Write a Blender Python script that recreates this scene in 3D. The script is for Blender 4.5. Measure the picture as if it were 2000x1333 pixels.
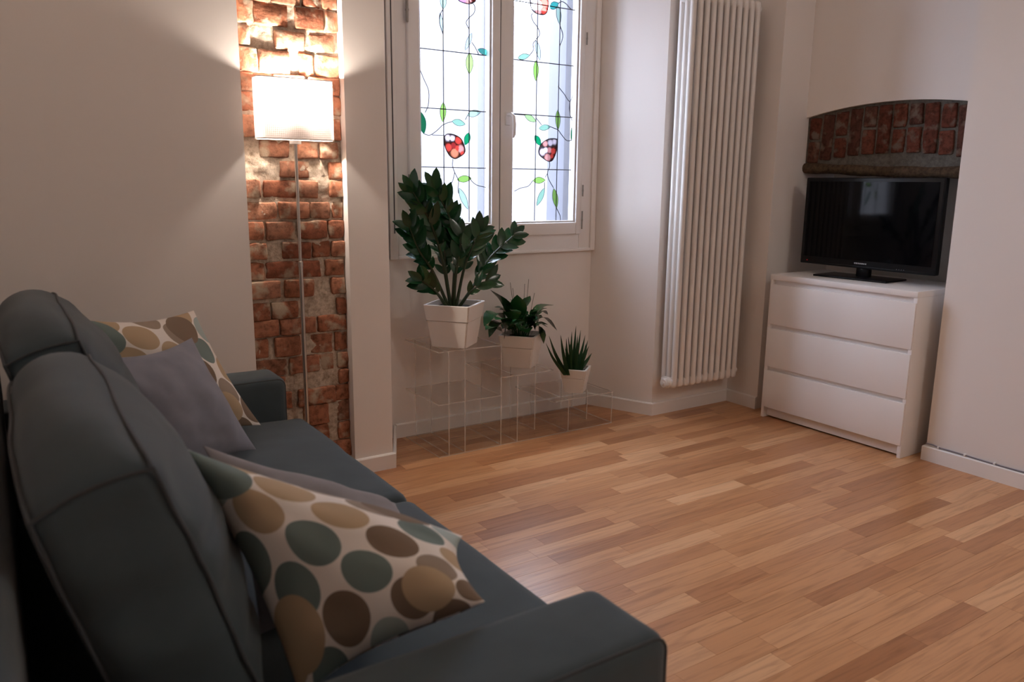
import bpy, bmesh, math, random
from mathutils import Vector, Matrix, noise, Quaternion

for o in list(bpy.data.objects):
    bpy.data.objects.remove(o, do_unlink=True)
scene = bpy.context.scene
COL = scene.collection
random.seed(7)
PI = math.pi

# ------------------------------------------------------------------ camera
cam_data = bpy.data.cameras.new('camera')
cam_data.sensor_width = 36.0
cam_data.lens = 27.61
cam_data.clip_start = 0.02
cam = bpy.data.objects.new('camera', cam_data)
COL.objects.link(cam)
def aim(yaw, pitch, roll):
    f = Vector((math.sin(yaw) * math.cos(pitch), math.cos(yaw) * math.cos(pitch), -math.sin(pitch)))
    r = f.cross(Vector((0, 0, 1))).normalized()
    u = r.cross(f)
    c, s = math.cos(roll), math.sin(roll)
    r2, u2 = c * r + s * u, -s * r + c * u
    return Matrix((r2, u2, -f)).transposed().to_4x4()
cam.matrix_world = Matrix.Translation((-3.4149, -2.7046, 1.2351)) @ aim(0.58373, 0.198427, 0.010888)
cam_data.dof.use_dof = True
cam_data.dof.focus_distance = 3.7
cam_data.dof.aperture_fstop = 4.0
scene.camera = cam

# ------------------------------------------------------------------ daylight, exposure
SKY = 24.5      # overcast sky radiance
FILL_E = 31.0  # radiance of the added fill globe
PANE = 1.7      # radiance of the added dark wall behind the glass
world = bpy.data.worlds.new('overcast_sky')
scene.world = world
world.use_nodes = True
wn = world.node_tree
bg = wn.nodes['Background']
bg.inputs['Color'].default_value = (0.70, 0.81, 1.0, 1)
bg.inputs['Strength'].default_value = SKY
pl = bpy.data.lights.new('window_sky_portal', 'AREA')
pl.shape = 'RECTANGLE'; pl.size = 1.25; pl.size_y = 1.65
pl.cycles.is_portal = True
po = bpy.data.objects.new('window_sky_portal', pl); COL.objects.link(po)
po.location = (-1.25, 0.80, 1.72); po.rotation_euler = (-PI / 2, 0, 0)
scene.view_settings.view_transform = 'Standard'
scene.view_settings.look = 'None'
scene.view_settings.exposure = 0.05
scene.view_settings.gamma = 1.0
scene.view_settings.use_curve_mapping = False
scene.cycles.max_bounces = 10
scene.cycles.diffuse_bounces = 6
scene.cycles.transparent_max_bounces = 24
scene.cycles.sample_clamp_indirect = 6.0
scene.cycles.caustics_reflective = False
scene.cycles.caustics_refractive = False

# ------------------------------------------------------------------ measured layout data
BRICKS = [[-2.587, -2.475, 1.886, 1.951], [-2.462, -2.357, 1.886, 1.951], [-2.348, -2.276, 1.886, 1.951], [-2.267, -2.205, 1.886, 1.951], [-2.592, -2.538, 1.803, 1.876], [-2.531, -2.409, 1.803, 1.876], [-2.378, -2.27, 1.803, 1.876], [-2.256, -2.207, 1.803, 1.876], [-2.59, -2.553, 1.725, 1.785], [-2.457, -2.349, 1.725, 1.785], [-2.319, -2.227, 1.725, 1.785], [-2.592, -2.529, 1.636, 1.711], [-2.523, -2.412, 1.636, 1.711], [-2.368, -2.313, 1.636, 1.711], [-2.3, -2.211, 1.636, 1.711], [-2.592, -2.49, 1.567, 1.627], [-2.469, -2.353, 1.567, 1.627], [-2.335, -2.209, 1.567, 1.627], [-2.593, -2.537, 1.494, 1.556], [-2.516, -2.401, 1.494, 1.556], [-2.379, -2.282, 1.494, 1.556], [-2.259, -2.211, 1.494, 1.556], [-2.595, -2.477, 1.399, 1.473], [-2.454, -2.337, 1.399, 1.473], [-2.314, -2.212, 1.399, 1.473], [-2.533, -2.425, 1.325, 1.383], [-2.389, -2.308, 1.325, 1.383], [-2.298, -2.227, 1.325, 1.383], [-2.457, -2.348, 1.249, 1.307], [-2.263, -2.211, 1.249, 1.307], [-2.596, -2.543, 1.174, 1.234], [-2.525, -2.402, 1.174, 1.234], [-2.395, -2.314, 1.174, 1.234], [-2.261, -2.21, 1.174, 1.234], [-2.592, -2.481, 1.092, 1.15], [-2.469, -2.355, 1.092, 1.15], [-2.345, -2.269, 1.092, 1.15], [-2.255, -2.21, 1.092, 1.15], [-2.596, -2.54, 1.013, 1.076], [-2.522, -2.414, 1.013, 1.076], [-2.4, -2.287, 1.013, 1.076], [-2.272, -2.21, 1.013, 1.076], [-2.596, -2.53, 0.936, 0.995], [-2.463, -2.356, 0.936, 0.995], [-2.342, -2.275, 0.936, 0.995], [-2.26, -2.21, 0.936, 0.995], [-2.596, -2.543, 0.86, 0.918], [-2.53, -2.317, 0.86, 0.918], [-2.293, -2.21, 0.86, 0.918], [-2.595, -2.484, 0.782, 0.846], [-2.461, -2.348, 0.782, 0.846], [-2.266, -2.209, 0.782, 0.846], [-2.595, -2.528, 0.698, 0.76], [-2.519, -2.418, 0.698, 0.76], [-2.25, -2.209, 0.698, 0.76], [-2.595, -2.498, 0.63, 0.69], [-2.488, -2.347, 0.63, 0.69], [-2.332, -2.211, 0.63, 0.69], [-2.595, -2.54, 0.544, 0.617], [-2.511, -2.412, 0.544, 0.617], [-2.363, -2.277, 0.544, 0.617], [-2.264, -2.209, 0.544, 0.617], [-2.596, -2.471, 0.468, 0.529], [-2.456, -2.338, 0.468, 0.529], [-2.328, -2.275, 0.468, 0.529], [-2.253, -2.206, 0.468, 0.529], [-2.586, -2.484, 0.403, 0.457], [-2.25, -2.206, 0.403, 0.457], [-2.585, -2.457, 0.328, 0.39], [-2.426, -2.274, 0.328, 0.39], [-2.264, -2.205, 0.328, 0.39], [-2.584, -2.501, 0.239, 0.318], [-2.409, -2.304, 0.239, 0.318], [-2.261, -2.202, 0.239, 0.318], [-2.589, -2.474, 0.16, 0.226], [-2.454, -2.307, 0.16, 0.226], [-2.261, -2.203, 0.16, 0.226], [-2.588, -2.508, 0.081, 0.147], [-2.493, -2.364, 0.081, 0.147], [-2.348, -2.206, 0.081, 0.147], [-2.592, -2.471, 0.01, 0.067], [-2.456, -2.313, 0.01, 0.067], [-2.264, -2.203, 0.01, 0.067]]
LEAVES = {'L': [[[-1.5659, 2.0831], [-1.5672, 2.0207], 0.017, 'pale'], [[-1.4259, 1.8428], [-1.4273, 1.7447], 0.021, 'yel'], [[-1.3804, 1.8625], [-1.2993, 1.8411], 0.015, 'teal'], [[-1.5691, 1.6066], [-1.5738, 1.5159], 0.017, 'lime'], [[-1.5224, 1.5227], [-1.4488, 1.5113], 0.016, 'mint'], [[-1.4385, 1.5548], [-1.3632, 1.5741], 0.016, 'pale'], [[-1.4282, 1.4734], [-1.4515, 1.4139], 0.017, 'green'], [[-1.4956, 1.2489], [-1.4151, 1.2565], 0.017, 'lime'], [[-1.4855, 1.2093], [-1.4335, 1.1045], 0.017, 'pale'], [[-1.5469, 1.2112], [-1.5727, 1.1344], 0.014, 'yel'], [[-1.6934, 1.5597], [-1.6731, 1.4567], 0.022, 'dark'], [[-1.5841, 2.004], [-1.5689, 1.9134], 0.01, 'clear'], [[-1.4133, 1.9337], [-1.4504, 1.8501], 0.012, 'clear']], 'R': [[[-1.0387, 1.8429], [-1.0393, 1.7432], 0.017, 'lime'], [[-1.1486, 1.843], [-1.0778, 1.8635], 0.014, 'mint'], [[-0.9611, 2.1001], [-0.9064, 2.1288], 0.018, 'aqua'], [[-0.9114, 2.1182], [-0.8957, 2.0294], 0.016, 'pale'], [[-1.0406, 1.9373], [-1.0153, 1.8449], 0.015, 'clear'], [[-0.8975, 1.6094], [-0.8924, 1.5101], 0.016, 'lime'], [[-1.1039, 1.5729], [-1.0322, 1.5449], 0.016, 'limep'], [[-1.0142, 1.5116], [-0.9414, 1.5241], 0.015, 'mint'], [[-1.0394, 1.4762], [-1.0007, 1.427], 0.017, 'green'], [[-1.0466, 1.2493], [-0.9674, 1.2525], 0.017, 'lime'], [[-0.9724, 1.2123], [-1.0206, 1.1198], 0.016, 'mint'], [[-0.9126, 1.2102], [-0.8898, 1.1068], 0.018, 'lime'], [[-0.763, 1.5677], [-0.8044, 1.4621], 0.024, 'dark']]}
VINES = {'L': [[[-1.6884, 1.7423], [-1.6694, 1.7028], [-1.6501, 1.6667], [-1.6438, 1.6369], [-1.6488, 1.5873], [-1.6647, 1.5548]], [[-1.6731, 1.4588], [-1.649, 1.4526], [-1.6294, 1.4585], [-1.5998, 1.4788], [-1.5749, 1.5011]], [[-1.6295, 1.4543], [-1.5703, 1.4559]], [[-1.5749, 1.5011], [-1.55, 1.5128], [-1.5224, 1.5206]], [[-1.4487, 1.5328], [-1.4359, 1.555]], [[-1.5182, 1.3467], [-1.5199, 1.3141], [-1.5083, 1.2838], [-1.4854, 1.2446]], [[-1.5083, 1.2838], [-1.5213, 1.2399], [-1.5469, 1.2112]], [[-1.4854, 1.2446], [-1.4896, 1.2093], [-1.4881, 1.1828]], [[-1.4282, 1.2674], [-1.4125, 1.2432], [-1.3808, 1.2234], [-1.3326, 1.2125], [-1.2973, 1.1923]], [[-1.4295, 2.0711], [-1.3995, 2.0598], [-1.3995, 2.026], [-1.4295, 1.998], [-1.4434, 1.9757], [-1.4295, 1.9509]], [[-1.4133, 1.8918], [-1.3946, 1.8707], [-1.3757, 1.8418]], [[-1.5672, 2.0207], [-1.5807, 1.9971], [-1.5854, 1.9597], [-1.5689, 1.9134]]], 'R': [[[-1.0636, 2.062], [-1.071, 2.0493], [-1.0577, 2.0232], [-1.0369, 2.0056], [-1.0209, 1.9834], [-1.0205, 1.9634], [-1.0397, 1.9434]], [[-0.8957, 2.0294], [-0.8757, 1.9868], [-0.8775, 1.958], [-0.8953, 1.9194]], [[-0.9064, 2.1288], [-0.8828, 2.1398], [-0.8557, 2.1311], [-0.8281, 2.1123], [-0.7733, 2.1087]], [[-0.8981, 1.7289], [-0.8589, 1.6939], [-0.8181, 1.6585], [-0.7932, 1.7153], [-0.7668, 1.7596]], [[-0.8181, 1.6585], [-0.8209, 1.6243], [-0.8147, 1.6021]], [[-0.8193, 1.644], [-0.8146, 1.5931], [-0.7918, 1.5475]], [[-1.0296, 1.561], [-0.9972, 1.5307]], [[-0.9414, 1.5241], [-0.9116, 1.5162], [-0.8906, 1.5102], [-0.8689, 1.4878], [-0.8317, 1.4587], [-0.7952, 1.4624]], [[-0.943, 1.3495], [-0.9411, 1.3213], [-0.9535, 1.2928], [-0.9468, 1.2598], [-0.9126, 1.2126]], [[-0.9534, 1.2881], [-0.9677, 1.2667]], [[-0.9731, 1.243], [-0.9705, 1.2075]], [[-1.0466, 1.2493], [-1.075, 1.221], [-1.1207, 1.2114], [-1.1602, 1.195]], [[-0.8898, 1.1068], [-0.8661, 1.0678], [-0.8623, 1.0409]], [[-1.0778, 1.8635], [-1.0552, 1.8917], [-1.0583, 1.9195], [-1.0407, 1.9393]], [[-1.1653, 1.574], [-1.1039, 1.5738]]]}
LEADV = {'L': [-1.5672, -1.4277], 'R': [-1.0326, -0.8932]}
LEADH = {'L': [1.8388, 1.5762, 1.3065, 2.3674, 2.6135], 'R': [1.8356, 1.577, 1.3074, 2.1089, 2.4151, 2.6889]}
ROSES = {'L': [[[[-1.5643, 1.4527], [-1.5453, 1.4633], [-1.5101, 1.4605], [-1.4796, 1.4475], [-1.4633, 1.4286], [-1.4515, 1.3986], [-1.4541, 1.3768], [-1.4799, 1.3586], [-1.508, 1.3483], [-1.5358, 1.3614], [-1.5582, 1.3952], [-1.5645, 1.4249]], [[[-1.5454, 1.4449], 0.013, 'w'], [[-1.5203, 1.4437], 0.012, 'w'], [[-1.4873, 1.4342], 0.016, 'r'], [[-1.5406, 1.4001], 0.016, 'r'], [[-1.5143, 1.4095], 0.013, 'd'], [[-1.4746, 1.3957], 0.016, 'p'], [[-1.4925, 1.3973], 0.013, 'r'], [[-1.5079, 1.3752], 0.019, 'o'], [[-1.467, 1.3764], 0.01, 'r']]], [[[-1.4908, 2.1224], [-1.4546, 2.1383], [-1.418, 2.1358], [-1.3949, 2.1128], [-1.3903, 2.0872], [-1.3995, 2.073], [-1.4272, 2.0609], [-1.4638, 2.063], [-1.4865, 2.0713], [-1.4931, 2.0963]], [[[-1.4638, 2.0779], 0.017, 'v'], [[-1.4318, 2.0745], 0.016, 'p'], [[-1.4134, 2.103], 0.018, 'r'], [[-1.4501, 2.1093], 0.02, 'r'], [[-1.4728, 2.0989], 0.014, 'w']]]], 'R': [[[[-0.8953, 1.4633], [-0.9222, 1.4656], [-0.9546, 1.4611], [-0.9808, 1.4485], [-1.0008, 1.4316], [-1.0136, 1.4035], [-1.0085, 1.3804], [-0.9817, 1.3625], [-0.9519, 1.3492], [-0.9253, 1.3546], [-0.9052, 1.388], [-0.8961, 1.4259]], [[[-0.9394, 1.443], 0.014, 'w'], [[-0.9128, 1.4487], 0.012, 'w'], [[-0.9717, 1.4373], 0.013, 'p'], [[-0.9883, 1.3949], 0.016, 'w'], [[-0.968, 1.4049], 0.013, 'w'], [[-0.9444, 1.4056], 0.013, 'p'], [[-0.9205, 1.4016], 0.014, 'r'], [[-0.9553, 1.3679], 0.017, 'p'], [[-0.9288, 1.3756], 0.01, 'r']]], [[[-1.0809, 2.1696], [-1.0355, 2.1873], [-0.9891, 2.1818], [-0.9728, 2.1523], [-0.9692, 2.1131], [-0.9763, 2.0803], [-0.9967, 2.064], [-1.0329, 2.0637], [-1.0613, 2.0741], [-1.0796, 2.1033]], [[[-1.0496, 2.1267], 0.02, 'w'], [[-1.0515, 2.095], 0.017, 'w'], [[-1.0235, 2.1063], 0.018, 'p'], [[-0.9928, 2.1181], 0.02, 'r'], [[-1.0281, 2.0781], 0.016, 'p'], [[-0.9945, 2.0821], 0.015, 'r'], [[-1.0143, 2.1548], 0.022, 'r']]]]}
ZZ = [[[-1.69, 0.44, 0.692], [-1.731, 0.43, 0.911], [-1.796, 0.42, 1.072], [-1.879, 0.41, 1.196]], [[-1.679, 0.44, 0.691], [-1.646, 0.46, 0.905], [-1.661, 0.47, 1.068], [-1.743, 0.47, 1.209]], [[-1.711, 0.43, 0.695], [-1.781, 0.42, 0.845], [-1.858, 0.4, 0.941], [-1.911, 0.38, 1.043]], [[-1.663, 0.42, 0.693], [-1.628, 0.41, 0.838], [-1.594, 0.4, 0.931], [-1.551, 0.39, 1.018]], [[-1.625, 0.44, 0.687], [-1.542, 0.44, 0.783], [-1.466, 0.45, 0.886], [-1.322, 0.46, 0.99]], [[-1.733, 0.41, 0.699], [-1.777, 0.38, 0.746], [-1.821, 0.36, 0.781], [-1.87, 0.35, 0.814]], [[-1.674, 0.43, 0.692], [-1.663, 0.42, 0.815], [-1.644, 0.42, 0.908], [-1.63, 0.43, 0.995]], [[-1.661, 0.4, 0.695], [-1.625, 0.37, 0.736], [-1.596, 0.35, 0.768], [-1.553, 0.34, 0.789]], [[-1.674, 0.46, 0.688], [-1.667, 0.5, 0.807], [-1.677, 0.5, 0.926], [-1.687, 0.51, 1.043]], [[-1.669, 0.41, 0.694], [-1.672, 0.39, 0.772], [-1.651, 0.37, 0.843], [-1.636, 0.35, 0.902]]]
LILY = [[[-1.269, 0.49, 0.505], [-1.344, 0.48, 0.641], [-1.447, 0.47, 0.734]], [[-1.275, 0.48, 0.507], [-1.29, 0.46, 0.614], [-1.311, 0.44, 0.704]], [[-1.259, 0.49, 0.504], [-1.159, 0.48, 0.614], [-1.065, 0.47, 0.631]], [[-1.253, 0.5, 0.501], [-1.143, 0.48, 0.573], [-1.042, 0.47, 0.497]], [[-1.273, 0.47, 0.503], [-1.206, 0.42, 0.549], [-1.168, 0.41, 0.451]], [[-1.281, 0.48, 0.507], [-1.415, 0.46, 0.619], [-1.499, 0.44, 0.565]], [[-1.288, 0.47, 0.51], [-1.419, 0.43, 0.579], [-1.483, 0.42, 0.512]], [[-1.295, 0.46, 0.512], [-1.38, 0.4, 0.592], [-1.409, 0.4, 0.5]], [[-1.256, 0.5, 0.502], [-1.224, 0.5, 0.629], [-1.191, 0.5, 0.683]], [[-1.282, 0.47, 0.509], [-1.346, 0.43, 0.61], [-1.347, 0.42, 0.637]], [[-1.277, 0.46, 0.51], [-1.269, 0.41, 0.594], [-1.23, 0.4, 0.58]], [[-1.268, 0.5, 0.503], [-1.345, 0.5, 0.613], [-1.392, 0.52, 0.639]], [[-1.236, 0.52, 0.497], [-1.117, 0.54, 0.589], [-1.044, 0.55, 0.568]], [[-1.242, 0.52, 0.497], [-1.236, 0.55, 0.623], [-1.277, 0.56, 0.664]], [[-1.302, 0.45, 0.514], [-1.41, 0.4, 0.595], [-1.471, 0.38, 0.603]], [[-1.283, 0.45, 0.513], [-1.245, 0.4, 0.568], [-1.166, 0.38, 0.539]], [[-1.295, 0.46, 0.512], [-1.336, 0.4, 0.576], [-1.334, 0.38, 0.541]], [[-1.269, 0.48, 0.506], [-1.272, 0.45, 0.588], [-1.255, 0.44, 0.627]], [[-1.301, 0.46, 0.513], [-1.467, 0.4, 0.563], [-1.521, 0.39, 0.557]]]
ALOE = [[[-0.984, 0.43, 0.304], [-0.943, 0.44, 0.517]], [[-0.994, 0.43, 0.305], [-0.977, 0.43, 0.492]], [[-0.967, 0.43, 0.302], [-0.912, 0.44, 0.492]], [[-1.018, 0.42, 0.31], [-1.056, 0.42, 0.483]], [[-1.008, 0.42, 0.309], [-1.027, 0.41, 0.463]], [[-0.954, 0.43, 0.3], [-0.881, 0.44, 0.462]], [[-0.952, 0.42, 0.302], [-0.871, 0.42, 0.408]], [[-0.942, 0.42, 0.301], [-0.857, 0.41, 0.37]], [[-1.035, 0.42, 0.312], [-1.115, 0.44, 0.482]], [[-1.049, 0.41, 0.316], [-1.148, 0.42, 0.452]], [[-1.011, 0.4, 0.313], [-1.012, 0.39, 0.438]], [[-0.984, 0.4, 0.31], [-0.963, 0.39, 0.444]], [[-0.951, 0.46, 0.294], [-0.961, 0.48, 0.455]], [[-0.937, 0.46, 0.292], [-0.9, 0.48, 0.457]], [[-1.037, 0.4, 0.317], [-1.061, 0.39, 0.422]], [[-0.933, 0.44, 0.296], [-0.846, 0.46, 0.428]]]

# ------------------------------------------------------------------ helpers
def link(o, parent=None):
    COL.objects.link(o)
    if parent is not None:
        o.parent = parent
    return o

def tag(o, label=None, cat=None, group=None, kind=None):
    if label: o['label'] = label
    if cat: o['category'] = cat
    if group: o['group'] = group
    if kind: o['kind'] = kind
    return o

def thing(name, loc, label, cat, group=None, rz=0.0, kind=None):
    o = bpy.data.objects.new(name, None)
    o.empty_display_size = 0.1
    o.location = loc; o.rotation_euler = (0, 0, rz)
    link(o)
    return tag(o, label, cat, group, kind)

def mesh_obj(name, me, mat, parent=None):
    if mat is not None and not me.materials:
        me.materials.append(mat)
    return link(bpy.data.objects.new(name, me), parent)

def bm_obj(name, bm, mat, parent=None, smooth=True, angle=40):
    bmesh.ops.recalc_face_normals(bm, faces=bm.faces[:])
    me = bpy.data.meshes.new(name)
    bm.to_mesh(me); bm.free()
    if smooth:
        for p in me.polygons: p.use_smooth = True
        try: me.set_sharp_from_angle(angle=math.radians(angle))
        except Exception: pass
    return mesh_obj(name, me, mat, parent)

def axis_list(h, r, k, n):
    if r <= 0: return [-h + 2 * h * i / n for i in range(n + 1)]
    a = [-h + r * (1 - math.cos(PI / 2 * i / k)) for i in range(k)]
    m = [-h + r + (2 * h - 2 * r) * i / n for i in range(n + 1)]
    return a + m + [-x for x in reversed(a)]

def add_rbox(bm, c, size, r=0.0, k=2, n=(1, 1, 1), fn=None, M=None):
    """rounded box; fn(local point, half sizes) may displace; M transforms"""
    h = [s / 2 for s in size]
    r = min(r, min(h) * 0.999)
    ax = [axis_list(h[i], r, k, n[i]) for i in range(3)]
    vmap = {}
    def V(p):
        key = tuple(round(x, 6) for x in p)
        v = vmap.get(key)
        if v is None:
            q = Vector(p)
            if r > 0:
                inner = Vector([max(-(h[i] - r), min(h[i] - r, p[i])) for i in range(3)])
                d = q - inner
                if d.length > 1e-9: q = inner + d.normalized() * r
            if fn: q = fn(q, h)
            q = q + Vector(c)
            if M is not None: q = M @ q
            v = bm.verts.new(q); vmap[key] = v
        return v
    for a in range(3):
        b, d = (a + 1) % 3, (a + 2) % 3
        for sgn in (-1, 1):
            for i in range(len(ax[b]) - 1):
                for j in range(len(ax[d]) - 1):
                    vs = []
                    for (ii, jj) in ((i, j), (i + 1, j), (i + 1, j + 1), (i, j + 1)):
                        p = [0, 0, 0]; p[a] = sgn * h[a]; p[b] = ax[b][ii]; p[d] = ax[d][jj]
                        vs.append(V(p))
                    if sgn < 0: vs.reverse()
                    if len(set(vs)) >= 3:
                        try: bm.faces.new(list(dict.fromkeys(vs)))
                        except ValueError: pass
    return bm

def box(name, lo, hi, mat, parent=None, r=0.0, k=2, origin=None):
    bm = bmesh.new()
    c = [(a + b) / 2 for a, b in zip(lo, hi)]
    add_rbox(bm, c, [b - a for a, b in zip(lo, hi)], r, k)
    return bm_obj(name, bm, mat, parent, smooth=r > 0)

def add_prism(bm, pts, z0, z1):
    a = [bm.verts.new((x, y, z0)) for x, y in pts]
    b = [bm.verts.new((x, y, z1)) for x, y in pts]
    n = len(pts)
    bm.faces.new(list(reversed(a))); bm.faces.new(b)
    for i in range(n):
        bm.faces.new((a[i], a[(i + 1) % n], b[(i + 1) % n], b[i]))

def prism(name, pts, z0, z1, mat, parent=None):
    bm = bmesh.new(); add_prism(bm, pts, z0, z1)
    return bm_obj(name, bm, mat, parent, smooth=False)

def add_tube(bm, pts, rad, seg=8, closed=False):
    pts = [Vector(p) for p in pts]
    n = len(pts)
    rads = rad if isinstance(rad, (list, tuple)) else [rad] * n
    rings = []
    ref = None
    for i, p in enumerate(pts):
        if closed: t = pts[(i + 1) % n] - pts[i - 1]
        else: t = pts[min(i + 1, n - 1)] - pts[max(i - 1, 0)]
        t.normalize()
        if ref is None:
            ref = Vector((0, 0, 1)) if abs(t.z) < 0.9 else Vector((1, 0, 0))
        u = (ref - t * ref.dot(t))
        if u.length < 1e-6: u = t.orthogonal()
        u.normalize(); ref = u
        w = t.cross(u)
        rings.append([bm.verts.new(p + (u * math.cos(2 * PI * k / seg) + w * math.sin(2 * PI * k / seg)) * rads[i]) for k in range(seg)])
    m = n if closed else n - 1
    for i in range(m):
        a, b = rings[i], rings[(i + 1) % n]
        for k in range(seg):
            bm.faces.new((a[k], a[(k + 1) % seg], b[(k + 1) % seg], b[k]))
    if not closed:
        bm.faces.new(list(reversed(rings[0]))); bm.faces.new(rings[-1])

def tube(name, pts, rad, mat, parent=None, seg=8, closed=False):
    bm = bmesh.new(); add_tube(bm, pts, rad, seg, closed)
    return bm_obj(name, bm, mat, parent)

def add_lathe(bm, prof, seg=24, M=None):
    rings = []
    for r, z in prof:
        if r < 1e-6: rings.append([bm.verts.new((0, 0, z))])
        else: rings.append([bm.verts.new((r * math.cos(2 * PI * k / seg), r * math.sin(2 * PI * k / seg), z)) for k in range(seg)])
    for a, b in zip(rings, rings[1:]):
        for k in range(seg):
            va = [a[0]] if len(a) == 1 else [a[k], a[(k + 1) % seg]]
            vb = [b[0]] if len(b) == 1 else [b[(k + 1) % seg], b[k]]
            if len(va) + len(vb) >= 3: bm.faces.new(va + vb)
    if M is not None:
        bmesh.ops.transform(bm, matrix=M, verts=[v for rg in rings for v in rg])

def lathe(name, prof, mat, parent=None, seg=24, M=None):
    bm = bmesh.new(); add_lathe(bm, prof, seg, M)
    return bm_obj(name, bm, mat, parent)

def bez(p, n):
    """smooth polyline through control points (Catmull-Rom)"""
    p = [Vector(q) for q in p]
    if len(p) == 2: return [p[0].lerp(p[1], i / n) for i in range(n + 1)]
    q = [p[0] * 2 - p[1]] + p + [p[-1] * 2 - p[-2]]
    out = []
    seg = len(p) - 1
    for i in range(n + 1):
        t = i / n * seg
        k = min(int(t), seg - 1); u = t - k
        a, b, c, d = q[k:k + 4]
        out.append(0.5 * ((2 * b) + (c - a) * u + (2 * a - 5 * b + 4 * c - d) * u * u + (3 * b - a - 3 * c + d) * u ** 3))
    return out

# ------------------------------------------------------------------ materials
def new_mat(name):
    m = bpy.data.materials.new(name); m.use_nodes = True
    nt = m.node_tree
    return m, nt, nt.nodes['Principled BSDF'], nt.nodes['Material Output']

def N(nt, t, **k):
    n = nt.nodes.new(t)
    for a, v in k.items():
        if a in n.inputs.keys() if hasattr(n.inputs, 'keys') else False: n.inputs[a].default_value = v
        else: setattr(n, a, v)
    return n

def ramp(nt, stops, interp='LINEAR'):
    r = nt.nodes.new('ShaderNodeValToRGB')
    r.color_ramp.interpolation = interp
    e = r.color_ramp.elements
    while len(e) < len(stops): e.new(0.5)
    for i, (p, c) in enumerate(stops):
        e[i].position = p; e[i].color = (*c, 1)
    return r

def plain(name, col, rough=0.5, metal=0.0, spec=0.5, bump=0.0, bscale=200, var=0.0, sheen=0.0):
    m, nt, b, out = new_mat(name)
    b.inputs['Base Color'].default_value = (*col, 1)
    b.inputs['Roughness'].default_value = rough
    b.inputs['Metallic'].default_value = metal
    b.inputs['Specular IOR Level'].default_value = spec
    if sheen: b.inputs['Sheen Weight'].default_value = sheen
    tc = nt.nodes.new('ShaderNodeTexCoord')
    if bump:
        nz = N(nt, 'ShaderNodeTexNoise'); nz.inputs['Scale'].default_value = bscale; nz.inputs['Detail'].default_value = 4
        bp = N(nt, 'ShaderNodeBump'); bp.inputs['Strength'].default_value = bump; bp.inputs['Distance'].default_value = 0.002
        nt.links.new(tc.outputs['Object'], nz.inputs['Vector'])
        nt.links.new(nz.outputs['Fac'], bp.inputs['Height']); nt.links.new(bp.outputs['Normal'], b.inputs['Normal'])
    if var:
        n2 = N(nt, 'ShaderNodeTexNoise'); n2.inputs['Scale'].default_value = 6; n2.inputs['Detail'].default_value = 3
        rp = ramp(nt, [(0.3, [c * (1 - var) for c in col]), (0.7, [min(1, c * (1 + var)) for c in col])])
        nt.links.new(tc.outputs['Object'], n2.inputs['Vector'])
        nt.links.new(n2.outputs['Fac'], rp.inputs['Fac']); nt.links.new(rp.outputs['Color'], b.inputs['Base Color'])
    return m

def fabric(name, col, scale=900, bump=0.35, rough=0.95, var=0.08):
    m, nt, b, out = new_mat(name)
    b.inputs['Roughness'].default_value = rough
    b.inputs['Specular IOR Level'].default_value = 0.25
    b.inputs['Sheen Weight'].default_value = 0.15
    tc = nt.nodes.new('ShaderNodeTexCoord')
    n1 = N(nt, 'ShaderNodeTexNoise'); n1.inputs['Scale'].default_value = 14; n1.inputs['Detail'].default_value = 4
    rp = ramp(nt, [(0.3, [c * (1 - var) for c in col]), (0.7, [c * (1 + var) for c in col])])
    nt.links.new(tc.outputs['Object'], n1.inputs['Vector']); nt.links.new(n1.outputs['Fac'], rp.inputs['Fac'])
    nt.links.new(rp.outputs['Color'], b.inputs['Base Color'])
    n2 = N(nt, 'ShaderNodeTexNoise'); n2.inputs['Scale'].default_value = scale; n2.inputs['Detail'].default_value = 2
    bp = N(nt, 'ShaderNodeBump'); bp.inputs['Strength'].default_value = bump; bp.inputs['Distance'].default_value = 0.001
    nt.links.new(tc.outputs['Object'], n2.inputs['Vector']); nt.links.new(n2.outputs['Fac'], bp.inputs['Height'])
    nt.links.new(bp.outputs['Normal'], b.inputs['Normal'])
    return m

M = {}
M['wall'] = plain('wall_paint', (0.80, 0.755, 0.72), 0.85, spec=0.2, bump=0.08, bscale=60)
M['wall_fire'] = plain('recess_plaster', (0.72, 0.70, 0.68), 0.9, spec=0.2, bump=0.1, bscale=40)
M['ceil'] = plain('ceiling_paint', (0.82, 0.79, 0.76), 0.9, spec=0.2)
M['trim'] = plain('white_trim_paint', (0.82, 0.79, 0.765), 0.45)
M['winframe'] = plain('white_window_lacquer', (0.80, 0.775, 0.76), 0.4)
M['bead'] = plain('glazing_bead_grey', (0.50, 0.46, 0.43), 0.5)
M['slot'] = plain('dark_gap_shade', (0.08, 0.075, 0.08), 0.7)  # dark stand-in for shade inside the narrow window gaps
M['radiator'] = plain('white_radiator_enamel', (0.80, 0.77, 0.74), 0.32)
M['dresser'] = plain('white_foil_furniture', (0.87, 0.845, 0.835), 0.38, bump=0.02, bscale=300)
M['sofa'] = fabric('charcoal_sofa_cloth', (0.053, 0.072, 0.082))
M['piping'] = fabric('dark_piping_cloth', (0.05, 0.056, 0.062))
M['greyblue'] = fabric('blue_grey_pillow_cloth', (0.20, 0.205, 0.245), var=0.1)
M['taupegrey'] = fabric('mauve_grey_pillow_cloth', (0.22, 0.205, 0.215), var=0.1)
M['steel'] = plain('brushed_steel', (0.55, 0.53, 0.50), 0.3, metal=1.0)
M['hinge'] = plain('grey_hinge', (0.30, 0.28, 0.26), 0.5, metal=0.4)
M['handle'] = plain('white_handle', (0.85, 0.83, 0.82), 0.3)
M['black'] = plain('black_plastic', (0.004, 0.004, 0.005), 0.35, spec=0.25)
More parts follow.
